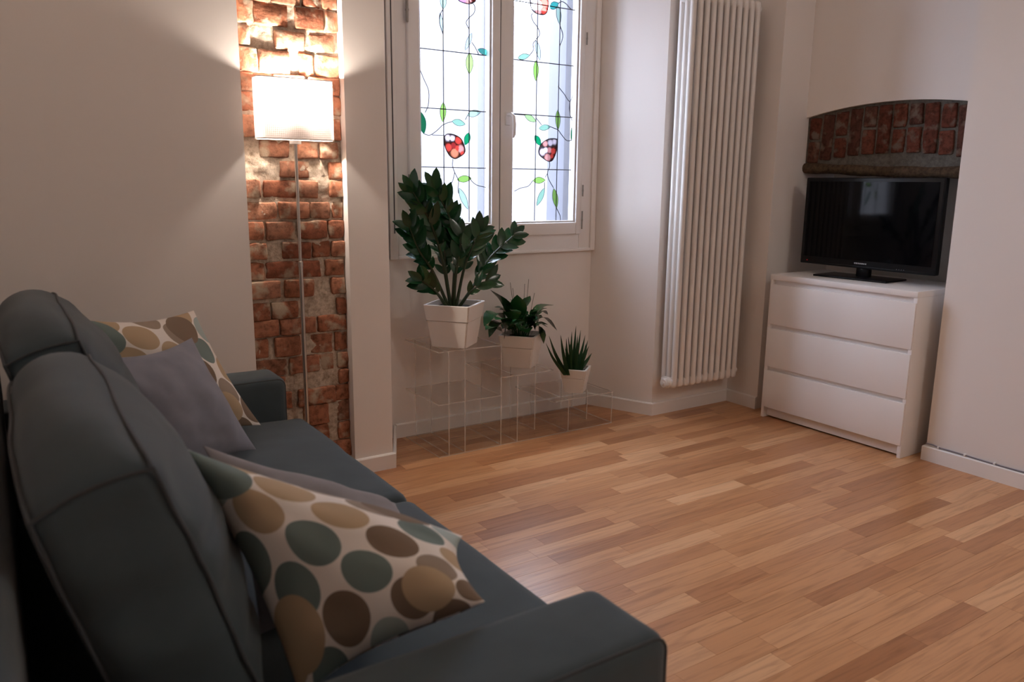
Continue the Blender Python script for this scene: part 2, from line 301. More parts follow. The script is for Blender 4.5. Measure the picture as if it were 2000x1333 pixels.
M['screen'] = plain('black_screen_glass', (0.002, 0.002, 0.003), 0.05, spec=0.16)
M['lettering'] = plain('silver_lettering', (0.75, 0.78, 0.85), 0.25, metal=0.6)
M['cable'] = plain('grey_cable', (0.20, 0.19, 0.22), 0.5)
M['pot'] = plain('matte_ceramic_white', (0.78, 0.74, 0.70), 0.55, bump=0.03, bscale=120)
M['soil'] = plain('potting_soil', (0.02, 0.014, 0.01), 0.95, bump=1.0, bscale=90)
M['lead'] = plain('lead_came', (0.025, 0.022, 0.03), 0.5, metal=0.3)
M['feet'] = plain('black_sofa_foot', (0.01, 0.01, 0.01), 0.5)
M['view_dim'] = plain('view_dimmer_tone', (0.13, 0.125, 0.13), 0.9, spec=0.1)  # dark tone so the added outdoor surfaces keep the window view dim
M['exterior'] = plain('exterior_painted_shade', (0.050, 0.050, 0.066), 0.7)  # shade on the outer frame put into a dark lilac colour

def emis(name, col, s):
    m, nt, b, out = new_mat(name)
    b.inputs['Base Color'].default_value = (*col, 1)
    b.inputs['Emission Color'].default_value = (*col, 1)
    b.inputs['Emission Strength'].default_value = s
    return m
M['led'] = emis('red_standby_led', (0.8, 0.02, 0.03), 0.5)
M['globe'] = emis('fill_globe_glow', (1.0, 0.92, 0.84), FILL_E)
M['bulb'] = emis('warm_bulb', (1.0, 0.80, 0.58), 30.0)

def leafmat(name, c0, c1, rough=0.25):
    m, nt, b, out = new_mat(name)
    b.inputs['Roughness'].default_value = rough
    tc = nt.nodes.new('ShaderNodeTexCoord')
    nz = N(nt, 'ShaderNodeTexNoise'); nz.inputs['Scale'].default_value = 25; nz.inputs['Detail'].default_value = 2
    oi = nt.nodes.new('ShaderNodeObjectInfo')
    ad = N(nt, 'ShaderNodeMath', operation='ADD'); mu = N(nt, 'ShaderNodeMath', operation='MULTIPLY'); mu.inputs[1].default_value = 0.5
    nt.links.new(tc.outputs['Object'], nz.inputs['Vector'])
    nt.links.new(oi.outputs['Random'], ad.inputs[0]); nt.links.new(nz.outputs['Fac'], ad.inputs[1])
    nt.links.new(ad.outputs[0], mu.inputs[0])
    rp = ramp(nt, [(0.2, c0), (0.8, c1)])
    nt.links.new(mu.outputs[0], rp.inputs['Fac']); nt.links.new(rp.outputs['Color'], b.inputs['Base Color'])
    return m
M['zz'] = leafmat('zz_leaf', (0.006, 0.035, 0.014), (0.015, 0.075, 0.022), 0.18)
M['zzstem'] = leafmat('zz_stem', (0.02, 0.035, 0.012), (0.03, 0.05, 0.018), 0.4)
M['lily'] = leafmat('lily_leaf', (0.008, 0.05, 0.016), (0.025, 0.10, 0.025), 0.22)
M['aloe'] = leafmat('aloe_leaf', (0.012, 0.05, 0.016), (0.03, 0.085, 0.03), 0.4)

def acrylic():
    m, nt, b, out = new_mat('clear_acrylic')
    g = N(nt, 'ShaderNodeBsdfGlossy'); g.inputs['Roughness'].default_value = 0.03
    t = N(nt, 'ShaderNodeBsdfTransparent'); t.inputs['Color'].default_value = (0.972, 0.970, 0.965, 1)
    lw = N(nt, 'ShaderNodeLayerWeight'); lw.inputs['Blend'].default_value = 0.25
    pw = N(nt, 'ShaderNodeMath', operation='POWER'); pw.inputs[1].default_value = 3.0
    fr = N(nt, 'ShaderNodeMath', operation='MULTIPLY_ADD'); fr.inputs[1].default_value = 0.45; fr.inputs[2].default_value = 0.02
    nt.links.new(lw.outputs['Facing'], pw.inputs[0]); nt.links.new(pw.outputs[0], fr.inputs[0])
    mx = nt.nodes.new('ShaderNodeMixShader')
    nt.links.new(fr.outputs[0], mx.inputs[0]); nt.links.new(t.outputs[0], mx.inputs[1]); nt.links.new(g.outputs[0], mx.inputs[2])
    nt.links.new(mx.outputs[0], out.inputs['Surface'])
    return m
M['acrylic'] = acrylic()
def acrylic_edge():
    m, nt, b, out = new_mat('acrylic_polished_edge')
    b.inputs['Base Color'].default_value = (0.80, 0.76, 0.72, 1); b.inputs['Roughness'].default_value = 0.2
    t = N(nt, 'ShaderNodeBsdfTransparent')
    mx = nt.nodes.new('ShaderNodeMixShader'); mx.inputs[0].default_value = 0.45
    nt.links.new(t.outputs[0], mx.inputs[1]); nt.links.new(b.outputs[0], mx.inputs[2])
    nt.links.new(mx.outputs[0], out.inputs['Surface'])
    return m
M['acedge'] = acrylic_edge()

def glass(name, col, trans=0.65, attr=None):
    """stained glass: light passes straight (tinted) and is partly scattered"""
    m, nt, b, out = new_mat(name)
    t = N(nt, 'ShaderNodeBsdfTransparent'); t.inputs['Color'].default_value = (*col, 1)
    d = N(nt, 'ShaderNodeBsdfTranslucent'); d.inputs['Color'].default_value = (*col, 1)
    gl = N(nt, 'ShaderNodeBsdfGlossy'); gl.inputs['Roughness'].default_value = 0.08
    if attr:
        a = N(nt, 'ShaderNodeAttribute', attribute_name=attr)
        nt.links.new(a.outputs['Color'], t.inputs['Color']); nt.links.new(a.outputs['Color'], d.inputs['Color'])
    m1 = nt.nodes.new('ShaderNodeMixShader'); m1.inputs[0].default_value = 1 - trans
    nt.links.new(t.outputs[0], m1.inputs[1]); nt.links.new(d.outputs[0], m1.inputs[2])
    m2 = nt.nodes.new('ShaderNodeMixShader'); m2.inputs[0].default_value = 0.04
    nt.links.new(m1.outputs[0], m2.inputs[1]); nt.links.new(gl.outputs[0], m2.inputs[2])
    nt.links.new(m2.outputs[0], out.inputs['Surface'])
    return m
GT = 1.0 / PANE
def gcol(r, g, b, k=1.0): return (r * GT * k, g * GT * k, b * GT * k)
M['g_plain'] = glass('textured_clear_glass', (0.95, 0.93, 0.95), 0.95)
for nm, c in dict(lime=(0.50, 0.95, 0.20), limep=(0.65, 1.0, 0.45), yel=(0.80, 1.2, 0.40), mint=(0.50, 0.95, 0.72), pale=(0.80, 1.15, 0.95),
                  clear=(0.9, 1.1, 1.1), green=(0.0, 0.52, 0.20), teal=(0.12, 0.60, 0.52), dark=(0.0, 0.20, 0.08), aqua=(0.10, 0.80, 0.72)).items():
    M['g_' + nm] = glass('stained_glass_' + nm, gcol(*c, 0.8), 0.93)
M['g_rose'] = glass('painted_rose_glass', (0.1, 0.02, 0.02), 0.93, attr='petal')

def brickmat(name, cols, mort):
    m, nt, b, out = new_mat(name)
    b.inputs['Roughness'].default_value = 0.95; b.inputs['Specular IOR Level'].default_value = 0.1
    tc = nt.nodes.new('ShaderNodeTexCoord')
    oi = nt.nodes.new('ShaderNodeObjectInfo')
    ge = nt.nodes.new('ShaderNodeNewGeometry')
    rp = ramp(nt, [(i / max(1, len(cols) - 1), c) for i, c in enumerate(cols)])
    nt.links.new(oi.outputs['Random'], rp.inputs['Fac'])
    n1 = N(nt, 'ShaderNodeTexNoise'); n1.inputs['Scale'].default_value = 38; n1.inputs['Detail'].default_value = 6; n1.inputs['Roughness'].default_value = 0.65
    nt.links.new(ge.outputs['Position'], n1.inputs['Vector'])
    r2 = ramp(nt, [(0.30, (0.35, 0.35, 0.35)), (0.55, (1, 1, 1)), (0.75, (1.25, 1.2, 1.1))])
    nt.links.new(n1.outputs['Fac'], r2.inputs['Fac'])
    mu = N(nt, 'ShaderNodeMix', data_type='RGBA', blend_type='MULTIPLY'); mu.inputs[0].default_value = 1
    nt.links.new(rp.outputs['Color'], mu.inputs[6]); nt.links.new(r2.outputs['Color'], mu.inputs[7])
    n3 = N(nt, 'ShaderNodeTexNoise'); n3.inputs['Scale'].default_value = 17; n3.inputs['Detail'].default_value = 5
    nt.links.new(ge.outputs['Position'], n3.inputs['Vector'])
    r3 = ramp(nt, [(0.54, (0, 0, 0)), (0.66, (1, 1, 1))])
    nt.links.new(n3.outputs['Fac'], r3.inputs['Fac'])
    mx = N(nt, 'ShaderNodeMix', data_type='RGBA'); mx.inputs[7].default_value = (*mort, 1)
    nt.links.new(r3.outputs['Color'], mx.inputs[0]); nt.links.new(mu.outputs[2], mx.inputs[6])
    nt.links.new(mx.outputs[2], b.inputs['Base Color'])
    bp = N(nt, 'ShaderNodeBump'); bp.inputs['Strength'].default_value = 0.7; bp.inputs['Distance'].default_value = 0.006
    nt.links.new(n1.outputs['Fac'], bp.inputs['Height']); nt.links.new(bp.outputs['Normal'], b.inputs['Normal'])
    return m
M['brick'] = brickmat('old_red_brick', [(0.25, 0.092, 0.054), (0.38, 0.165, 0.098), (0.32, 0.128, 0.072), (0.46, 0.230, 0.148), (0.23, 0.105, 0.066)], (0.44, 0.35, 0.26))
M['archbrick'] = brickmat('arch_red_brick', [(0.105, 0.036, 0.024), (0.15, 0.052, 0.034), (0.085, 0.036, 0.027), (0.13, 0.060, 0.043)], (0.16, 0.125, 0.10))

def mortarmat(name, c0, c1):
    m, nt, b, out = new_mat(name)
    b.inputs['Roughness'].default_value = 1.0; b.inputs['Specular IOR Level'].default_value = 0.1
    ge = nt.nodes.new('ShaderNodeNewGeometry')
    n1 = N(nt, 'ShaderNodeTexNoise'); n1.inputs['Scale'].default_value = 45; n1.inputs['Detail'].default_value = 7; n1.inputs['Roughness'].default_value = 0.7
    nt.links.new(ge.outputs['Position'], n1.inputs['Vector'])
    rp = ramp(nt, [(0.32, c0), (0.62, c1)])
    nt.links.new(n1.outputs['Fac'], rp.inputs['Fac']); nt.links.new(rp.outputs['Color'], b.inputs['Base Color'])
    bp = N(nt, 'ShaderNodeBump'); bp.inputs['Strength'].default_value = 0.8; bp.inputs['Distance'].default_value = 0.006
    nt.links.new(n1.outputs['Fac'], bp.inputs['Height']); nt.links.new(bp.outputs['Normal'], b.inputs['Normal'])
    return m
M['mortar'] = mortarmat('lime_mortar', (0.27, 0.205, 0.145), (0.64, 0.54, 0.44))
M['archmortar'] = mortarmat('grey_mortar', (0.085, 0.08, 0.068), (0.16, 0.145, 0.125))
M['log'] = mortarmat('old_wood_beam', (0.045, 0.03, 0.02), (0.12, 0.08, 0.05))

def plankmat():
    m, nt, b, out = new_mat('oiled_wood_plank')
    b.inputs['Roughness'].default_value = 0.33
    b.inputs['Specular IOR Level'].default_value = 0.5
    oi = nt.nodes.new('ShaderNodeObjectInfo'); ge = nt.nodes.new('ShaderNodeNewGeometry')
    ad = N(nt, 'ShaderNodeMath', operation='ADD'); fr = N(nt, 'ShaderNodeMath', operation='FRACT')
    nt.links.new(oi.outputs['Random'], ad.inputs[0]); nt.links.new(ge.outputs['Random Per Island'], ad.inputs[1])
    nt.links.new(ad.outputs[0], fr.inputs[0])
    rp = ramp(nt, [(0.0, (0.35, 0.150, 0.062)), (0.18, (0.43, 0.198, 0.088)), (0.45, (0.49, 0.240, 0.108)), (0.75, (0.56, 0.290, 0.138)), (1.0, (0.64, 0.37, 0.195))])
    nt.links.new(fr.outputs[0], rp.inputs['Fac'])
    # grain: noise stretched along the plank, shifted per plank
    mp = N(nt, 'ShaderNodeMapping'); mp.inputs['Scale'].default_value = (1.6, 26, 1)
    cb = N(nt, 'ShaderNodeCombineXYZ'); m10 = N(nt, 'ShaderNodeMath', operation='MULTIPLY'); m10.inputs[1].default_value = 37
    nt.links.new(fr.outputs[0], m10.inputs[0]); nt.links.new(m10.outputs[0], cb.inputs[2])
    va = N(nt, 'ShaderNodeVectorMath', operation='ADD')
    nt.links.new(ge.outputs['Position'], va.inputs[0]); nt.links.new(cb.outputs[0], va.inputs[1])
    nt.links.new(va.outputs[0], mp.inputs['Vector'])
    n1 = N(nt, 'ShaderNodeTexNoise'); n1.inputs['Scale'].default_value = 2.2; n1.inputs['Detail'].default_value = 6; n1.inputs['Distortion'].default_value = 1.2
    nt.links.new(mp.outputs[0], n1.inputs['Vector'])
    r2 = ramp(nt, [(0.30, (0.66, 0.60, 0.55)), (0.52, (1, 1, 1)), (0.72, (1.1, 1.08, 1.06))])
    nt.links.new(n1.outputs['Fac'], r2.inputs['Fac'])
    mu = N(nt, 'ShaderNodeMix', data_type='RGBA', blend_type='MULTIPLY'); mu.inputs[0].default_value = 0.8
    nt.links.new(rp.outputs['Color'], mu.inputs[6]); nt.links.new(r2.outputs['Color'], mu.inputs[7])
    nt.links.new(mu.outputs[2], b.inputs['Base Color'])
    bp = N(nt, 'ShaderNodeBump'); bp.inputs['Strength'].default_value = 0.06; bp.inputs['Distance'].default_value = 0.002
    nt.links.new(n1.outputs['Fac'], bp.inputs['Height']); nt.links.new(bp.outputs['Normal'], b.inputs['Normal'])
    return m
M['plank'] = plankmat()
M['subfloor'] = plain('dark_subfloor', (0.06, 0.035, 0.02), 0.9)

def dotmat():
    """cream cotton printed with staggered, overlapping dots"""
    m, nt, b, out = new_mat('dotted_pillow_cotton')
    b.inputs['Roughness'].default_value = 0.9; b.inputs['Specular IOR Level'].default_value = 0.2
    uv = N(nt, 'ShaderNodeTexCoord')
    L = nt.links.new
    cols = [(0.0, (0.20, 0.145, 0.105)), (0.28, (0.165, 0.215, 0.205)), (0.52, (0.46, 0.345, 0.225)), (0.74, (0.30, 0.24, 0.19)), (0.88, (0.36, 0.43, 0.415))]
    prev = None
    cream = (0.80, 0.75, 0.70)
    for li, (ox, oy, rad) in enumerate(((0.0, 0.0, 0.335), (0.5, 0.5, 0.325), (0.12, 0.30, 0.30))):
        mp = N(nt, 'ShaderNodeMapping'); mp.inputs['Scale'].default_value = (3.1, 2.9, 1) if li < 2 else (1.55, 1.45, 1)
        mp.inputs['Location'].default_value = (ox, oy, 0)
        L(uv.outputs['UV'], mp.inputs['Vector'])
        fl = N(nt, 'ShaderNodeVectorMath', operation='FLOOR'); frc = N(nt, 'ShaderNodeVectorMath', operation='FRACTION')
        L(mp.outputs[0], fl.inputs[0]); L(mp.outputs[0], frc.inputs[0])
        sb = N(nt, 'ShaderNodeVectorMath', operation='SUBTRACT'); sb.inputs[1].default_value = (0.5, 0.5, 0)
        L(frc.outputs[0], sb.inputs[0])
        ln = N(nt, 'ShaderNodeVectorMath', operation='LENGTH'); L(sb.outputs[0], ln.inputs[0])
        lt = N(nt, 'ShaderNodeMath', operation='LESS_THAN'); lt.inputs[1].default_value = rad if li < 2 else 0.2
        L(ln.outputs['Value'], lt.inputs[0])
        off = N(nt, 'ShaderNodeVectorMath', operation='ADD'); off.inputs[1].default_value = (li * 17.3, li * 5.1, 0)
        L(fl.outputs[0], off.inputs[0])
        wn_ = N(nt, 'ShaderNodeTexWhiteNoise', noise_dimensions='2D'); L(off.outputs[0], wn_.inputs['Vector'])
        rp = ramp(nt, cols, 'CONSTANT'); L(wn_.outputs['Value'], rp.inputs['Fac'])
        mx = N(nt, 'ShaderNodeMix', data_type='RGBA')
        if prev is None: mx.inputs[6].default_value = (*cream, 1)
        else: L(prev, mx.inputs[6])
        L(lt.outputs[0], mx.inputs[0]); L(rp.outputs['Color'], mx.inputs[7])
        prev = mx.outputs[2]
    L(prev, b.inputs['Base Color'])
    nz = N(nt, 'ShaderNodeTexNoise'); nz.inputs['Scale'].default_value = 700
    bp = N(nt, 'ShaderNodeBump'); bp.inputs['Strength'].default_value = 0.3; bp.inputs['Distance'].default_value = 0.001
    L(uv.outputs['Object'], nz.inputs['Vector']); L(nz.outputs['Fac'], bp.inputs['Height']); L(bp.outputs['Normal'], b.inputs['Normal'])
    return m
M['dots'] = dotmat()

def shademat():
    m, nt, b, out = new_mat('white_lampshade_fabric')
    t = N(nt, 'ShaderNodeBsdfTranslucent'); t.inputs['Color'].default_value = (0.17, 0.150, 0.145, 1)
    d = N(nt, 'ShaderNodeBsdfDiffuse'); d.inputs['Color'].default_value = (0.70, 0.65, 0.63, 1)
    tc = nt.nodes.new('ShaderNodeTexCoord')
    vo = N(nt, 'ShaderNodeTexVoronoi', feature='F1'); vo.inputs['Scale'].default_value = 140; vo.inputs['Randomness'].default_value = 0.0
    nt.links.new(tc.outputs['Object'], vo.inputs['Vector'])
    bp = N(nt, 'ShaderNodeBump'); bp.inputs['Strength'].default_value = 0.5; bp.inputs['Distance'].default_value = 0.003
    nt.links.new(vo.outputs['Distance'], bp.inputs['Height'])
    nt.links.new(bp.outputs['Normal'], t.inputs['Normal']); nt.links.new(bp.outputs['Normal'], d.inputs['Normal'])
    mx = nt.nodes.new('ShaderNodeMixShader'); mx.inputs[0].default_value = 0.5
    nt.links.new(t.outputs[0], mx.inputs[1]); nt.links.new(d.outputs[0], mx.inputs[2])
    nt.links.new(mx.outputs[0], out.inputs['Surface'])
    return m
M['shade'] = shademat()

# ------------------------------------------------------------------ room shell
YB = 0.325      # face of the lamp wall, the pillar and the radiator wall
YW = 0.690      # face of the recessed window wall
XA = 0.095      # face of the wall with the television alcove
CE = 2.85
YR = -5.6       # rear wall behind the camera
XL = -3.80
def wallbox(name, lo, hi, label, mat='wall'):
    return tag(box(name, lo, hi, M[mat]), label, 'wall', kind='structure')

wallbox('wall_lamp', (XL, YB, 0), (-2.605, YB + 0.35, CE), 'plain off-white wall behind the far end of the sofa')
tag(prism('wall_pillar', [(-2.21, YB), (-2.035, YB), (-1.868, YW), (-1.868, YW + 0.35), (-2.21, YW + 0.35)], 0, CE, M['wall']),
    'narrow white pier between the brick strip and the window recess', 'wall', kind='structure')
ww = bmesh.new()
add_rbox(ww, (-1.2625, YW + 0.06, 0.44), (1.211, 0.12, 0.88))
add_rbox(ww, (-1.2625, YW + 0.06, (2.44 + CE) / 2), (1.211, 0.12, CE - 2.44))
tag(bm_obj('wall_window', ww, M['wall'], smooth=False), 'white recessed wall under the stained glass window', 'wall', kind='structure')
tag(prism('wall_radiator', [(-0.657, YW), (-0.50, YB - 0.004), (XA, YB - 0.004), (XA, YW + 0.35), (-0.657, YW + 0.35)], 0, CE, M['wall']),
    'white wall with slanted window reveal behind the tall radiator', 'wall', kind='structure')
wallbox('wall_alcove', (XA, 0.10, 0), (1.0, YW + 0.35, CE), 'short white wall between the radiator corner and the television alcove')
wallbox('wall_right', (XA, YR, 0), (1.0, -0.872, CE), 'white wall at the right edge, in front of the alcove')
wallbox('wall_left', (XL - 0.12, YR, 0), (XL, YB + 0.35, CE), 'off-white side wall behind the sofa back')
wallbox('wall_rear', (XL, YR - 0.12, 0), (XA, YR, CE), 'white rear wall of the room behind the camera')
wallbox('ceiling', (XL - 0.1, YR - 0.1, CE), (1.0, YW + 0.35, CE + 0.1), 'white ceiling over the living room', 'ceil')['category'] = 'ceiling'

# alcove upper wall: white plaster down to the flat brick arch
ARC = -0.39; ARH = 0.49
def arch_z(y): return 1.650 - 0.052 * ((y - ARC) / ARH) ** 2
up = bmesh.new()
ys = [0.10 - 0.972 * i / 24 for i in range(25)]
fr_, bk_ = [], []
for y in ys:
    fr_.append((up.verts.new((0.330, y, arch_z(y))), up.verts.new((0.330, y, CE))))
    bk_.append((up.verts.new((0.9, y, arch_z(y))), up.verts.new((0.9, y, CE))))
for i in range(24):
    up.faces.new((fr_[i][0], fr_[i + 1][0], fr_[i + 1][1], fr_[i][1]))
    up.faces.new((bk_[i][0], bk_[i][1], bk_[i + 1][1], bk_[i + 1][0]))
    up.faces.new((fr_[i][0], bk_[i][0], bk_[i + 1][0], fr_[i + 1][0]))
    up.faces.new((fr_[i][1], fr_[i + 1][1], bk_[i + 1][1], bk_[i][1]))
up.faces.new((fr_[0][0], fr_[0][1], bk_[0][1], bk_[0][0])); up.faces.new((fr_[-1][0], bk_[-1][0], bk_[-1][1], fr_[-1][1]))
tag(bm_obj('wall_upper', up, M['wall'], smooth=False), 'white plaster wall above the brick arch', 'wall', kind='structure')
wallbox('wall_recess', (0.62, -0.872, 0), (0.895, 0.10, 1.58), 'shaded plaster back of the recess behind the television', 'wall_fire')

# ---- floor: every plank in view is its own board
floor = thing('floor', (-1.8, -2.4, 0), 'warm brown wood floor of short narrow staggered planks', 'floor', kind='structure')
sub = box('underlay', (XL + 1.8, YR + 2.4, -0.06), (0.65 + 1.8, YW + 2.4, -0.0125), M['subfloor'], floor)
PW = 0.0707
Y0 = 0.0222 + PW * 9
plank_mesh = {}
def plank_me(L):
    key = round(L, 3)
    if key not in plank_mesh:
        bm = bmesh.new()
        h, w, c = 0.012, PW / 2 - 0.0002, 0.0004
        ring = [(-w, -h), (w, -h), (w, -c), (w - c, 0), (-w + c, 0), (-w, -c)]
        a = [bm.verts.new((0.0003, y, z)) for y, z in ring]; b_ = [bm.verts.new((L - 0.0003, y, z)) for y, z in ring]
        for i in range(6): bm.faces.new((a[i], a[(i + 1) % 6], b_[(i + 1) % 6], b_[i]))
        bm.faces.new(list(reversed(a))); bm.faces.new(b_)
        bmesh.ops.recalc_face_normals(bm, faces=bm.faces[:])
        me = bpy.data.meshes.new('plank'); bm.to_mesh(me); bm.free()
        me.materials.append(M['plank']); plank_mesh[key] = me
    return plank_mesh[key]
from bpy_extras.object_utils import world_to_camera_view
bpy.context.view_layer.update()
def seen(x, y):
    if x < -2.75 and y < 0.3: return False
    if x > 0.1 or y > 0.70: return False
    if y > 0.33 and (x < -2.0 or x > -0.5): return False
    v = world_to_camera_view(scene, cam, Vector((x, y, 0)))
    return v.z > 0 and -0.03 < v.x < 1.03 and -0.04 < v.y < 1.03
rest = bmesh.new()
prng = random.Random(11)
nplank = 0
row = 0
y = Y0
LENS = (0.32, 0.40, 0.46, 0.52, 0.58, 0.66)
while y > YR:
    x = XL - prng.uniform(0, 0.5)
    while x < 0.62:
        L = prng.choice(LENS)
        if x + L > XL + 0.01 and x < 0.6:
            xm = x + L / 2
            if any(seen(x + L * t, y) for t in (0.02, 0.25, 0.5, 0.75, 0.98)) and nplank < 300:
                o = mesh_obj('plank', plank_me(L), None, floor)
                o.location = (x + 1.8, y + 2.4, 0); nplank += 1
            else:
                me = plank_me(L)
                off = Vector((x + 1.8, y + 2.4, 0))
                vs = [rest.verts.new(v.co + off) for v in me.vertices]
                for p in me.polygons: rest.faces.new([vs[i] for i in p.vertices])
        x += L
    y -= PW; row += 1
ro = bm_obj('planks', rest, M['plank'], floor, smooth=False); ro['kind'] = 'stuff'
ro.name = 'plank_field'

# ---- baseboards
BH, BT = 0.070, 0.013
def baseboard(name, pts, label, h=BH):
    """pts: wall line on the floor, room on the left-hand side"""
    bm = bmesh.new()
    P = [Vector((x, y)) for x, y in pts]
    n = len(P); offs = []
    for i in range(n):
        ns = []
        if i > 0: d = (P[i] - P[i - 1]).normalized(); ns.append(Vector((-d.y, d.x)))
        if i < n - 1: d = (P[i + 1] - P[i]).normalized(); ns.append(Vector((-d.y, d.x)))
        m = sum(ns, Vector((0, 0)))
        m = m / m.length; s = BT / max(0.3, m.dot(ns[0]))
        offs.append(P[i] + m * s)
    prof = [(0, 0.0), (1, 0.0), (1, h - 0.006), (0.7, h - 0.001), (0.35, h), (0, h)]
    rings = []
    for i in range(n):
        rings.append([bm.verts.new((*(P[i].lerp(offs[i], t)), z)) for t, z in prof])
    for i in range(n - 1):
        for k in range(len(prof)):
            kk = (k + 1) % len(prof)
            bm.faces.new((rings[i][k], rings[i + 1][k], rings[i + 1][kk], rings[i][kk]))
    bm.faces.new(rings[0]); bm.faces.new(list(reversed(rings[-1])))
    return tag(bm_obj(name, bm, M['trim'], smooth=False), label, 'baseboard', kind='structure')
e = 0.0008
baseboard('baseboard_right', [(XA - e, YR + 0.02), (XA - e, -0.872 + e), (0.42, -0.872 + e)], 'white baseboard along the wall at the right edge')
baseboard('baseboard_alcove', [(XA - e, 0.10), (XA - e, YB - 0.004 - e)], 'white baseboard below the short wall beside the dresser')
baseboard('baseboard_radiator', [(XA - BT - 0.002, YB - 0.004 - e), (-0.50 - 0.0005, YB - 0.004 - e), (-0.657 - 0.001, YW - 0.014)], 'white baseboard under the tall radiator and slanted reveal')
baseboard('baseboard_window', [(-0.672, YW - e), (-1.852, YW - e)], 'white baseboard behind the clear acrylic stand')
baseboard('baseboard_pillar', [(-1.868 + 0.0005, YW - 0.015), (-2.035 + 0.0005, YB - e), (-2.21, YB - e)], 'white baseboard at the foot of the narrow pier')
baseboard('baseboard_lamp', [(-2.605, YB - e), (XL + 0.02, YB - e)], 'white baseboard behind the sofa arm')

# ---- old brick strip between wall and pillar
def brick_me(w, d, h, seed, rough=0.004, n=(3, 1, 2)):
    bm = bmesh.new()
    def fn(q, hh):
        p = Vector((q.x * 17 + seed * 3.1, q.y * 17 + seed, q.z * 17))
        k = noise.noise_vector(p) * rough + noise.noise_vector(p * 2.6) * rough * 0.6
        return q + Vector((k.x, k.y * 1.6, k.z))
    add_rbox(bm, (0, 0, 0), (w, d, h), 0.006, 1, n, fn)
    return bm
strip = thing('wall_brick', (-2.4075, 0.43, 0), 'strip of exposed old red brick with rough mortar behind the floor lamp', 'wall', kind='structure')
mb = bmesh.new()
nx, nz = 40, 270
gv = []
for j in range(nz + 1):
    rowv = []
    for i in range(nx + 1):
        x = -2.605 + 0.395 * i / nx; z = CE * j / nz
        p = Vector((x * 14, z * 14, 0.3))
        dy = noise.noise(p) * 0.006 + noise.noise(p * 2.7) * 0.005 + noise.noise(p * 6.5) * 0.003
        rowv.append(mb.verts.new((x + 2.4075, 0.382 - 0.43 + dy, z)))
    gv.append(rowv)
for j in range(nz):
    for i in range(nx):
        mb.faces.new((gv[j][i], gv[j][i + 1], gv[j + 1][i + 1], gv[j + 1][i]))
b0 = [mb.verts.new((x, 0.25, z)) for x, z in ((-0.1975, 0), (0.1975, 0), (0.1975, CE), (-0.1975, CE))]
mb.faces.new(b0)
bm_obj('mortar_bed', mb, M['mortar'], strip)
brng = random.Random(5)
allb = list(BRICKS)
z = 2.0
rw_i = 0
ztop = max(b[3] for b in allb) + 0.012
while ztop < CE - 0.05:
    xs_ = (-2.60, -2.49, -2.34, -2.215) if rw_i % 2 else (-2.60, -2.40, -2.29, -2.215)
    for a, c in zip(xs_, xs_[1:]): allb.append([a + 0.006, c - 0.006, ztop, ztop + 0.066])
    ztop += 0.08; rw_i += 1
for i, (x0, x1, z0, z1) in enumerate(allb):
    x0 = max(x0, -2.602); x1 = min(x1, -2.213)
    if x1 - x0 < 0.025: continue
    bm = brick_me(x1 - x0 + 0.006, 0.06, max(0.03, z1 - z0 + 0.007), i + 1, 0.0055)
    o = bm_obj('brick', bm, M['brick'], strip, angle=60)
    o.location = ((x0 + x1) / 2 + 2.4075, 0.398 + brng.uniform(-0.006, 0.009) - 0.43, (z0 + z1) / 2)
    o.rotation_euler = (brng.uniform(-0.03, 0.03), brng.uniform(-0.025, 0.025), brng.uniform(-0.03, 0.03))

# ---- brick arch over the television recess
arch = thing('wall_arch', (0.40, -0.386, 1.28), 'shallow arch of upright dark red bricks on a wooden lintel', 'wall', kind='structure')
ao = Vector((0.40, -0.386, 1.28))
def arch_low(y): return 1.402 - 0.05 * ((y - ARC) / ARH) ** 2
nb = 12; pitch = 0.955 / nb
split = [0, 1, 0, 1, 0, 1, 0, 0, 1, 0, 1, 0]
am = bmesh.new()
for yA, yB_ in zip(ys, ys[1:]):
    vs = [(yA, 1.315), (yB_, 1.315), (yB_, arch_z(yB_) - 0.001), (yA, arch_z(yA) - 0.001)]
    am.faces.new([am.verts.new(Vector((0.352 + 0.003 * noise.noise(Vector((0, a * 30, c * 30))), a, c)) - ao) for a, c in vs])
bmesh.ops.remove_doubles(am, verts=am.verts[:], dist=1e-5)
bx_ = bmesh.ops.extrude_face_region(am, geom=am.faces[:])
bmesh.ops.translate(am, vec=(0.2, 0, 0), verts=[v for v in bx_['geom'] if isinstance(v, bmesh.types.BMVert)])
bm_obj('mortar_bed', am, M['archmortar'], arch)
for i in range(nb):
    yc = 0.092 - pitch * (i + 0.5)
    zt, zb = arch_z(yc) - 0.014, arch_low(yc)
    ang = (yc - ARC) * 0.10
    parts_ = [(zb, zt)] if split[i] else [(zb, (zb + zt) / 2 - 0.006 + 0.012 * math.sin(i * 2.1)), ((zb + zt) / 2 + 0.006 + 0.012 * math.sin(i * 2.1), zt)]
    for j, (za, zc) in enumerate(parts_):
        bm = brick_me(0.05, pitch - 0.013, zc - za, i * 3 + j + 100, 0.003, (1, 2, 3))
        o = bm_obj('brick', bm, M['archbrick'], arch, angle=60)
        o.location = Vector((0.368 + brng.uniform(-0.002, 0.002), yc, (za + zc) / 2)) - ao
        o.rotation_euler = (ang, 0, 0)
pts = [Vector((0.355 + 0.004 * math.sin(t * 9), 0.105 - 0.98 * t, 1.330 - 0.030 * t + 0.004 * math.sin(t * 7 + 1))) - ao for t in [i / 14 for i in range(15)]]
bm = bmesh.new(); add_tube(bm, pts, [0.027 + 0.003 * math.sin(i * 1.7) for i in range(15)], 12)
lg = bm_obj('lintel', bm, M['log'], arch); lg['label'] = 'round dark wooden lintel'

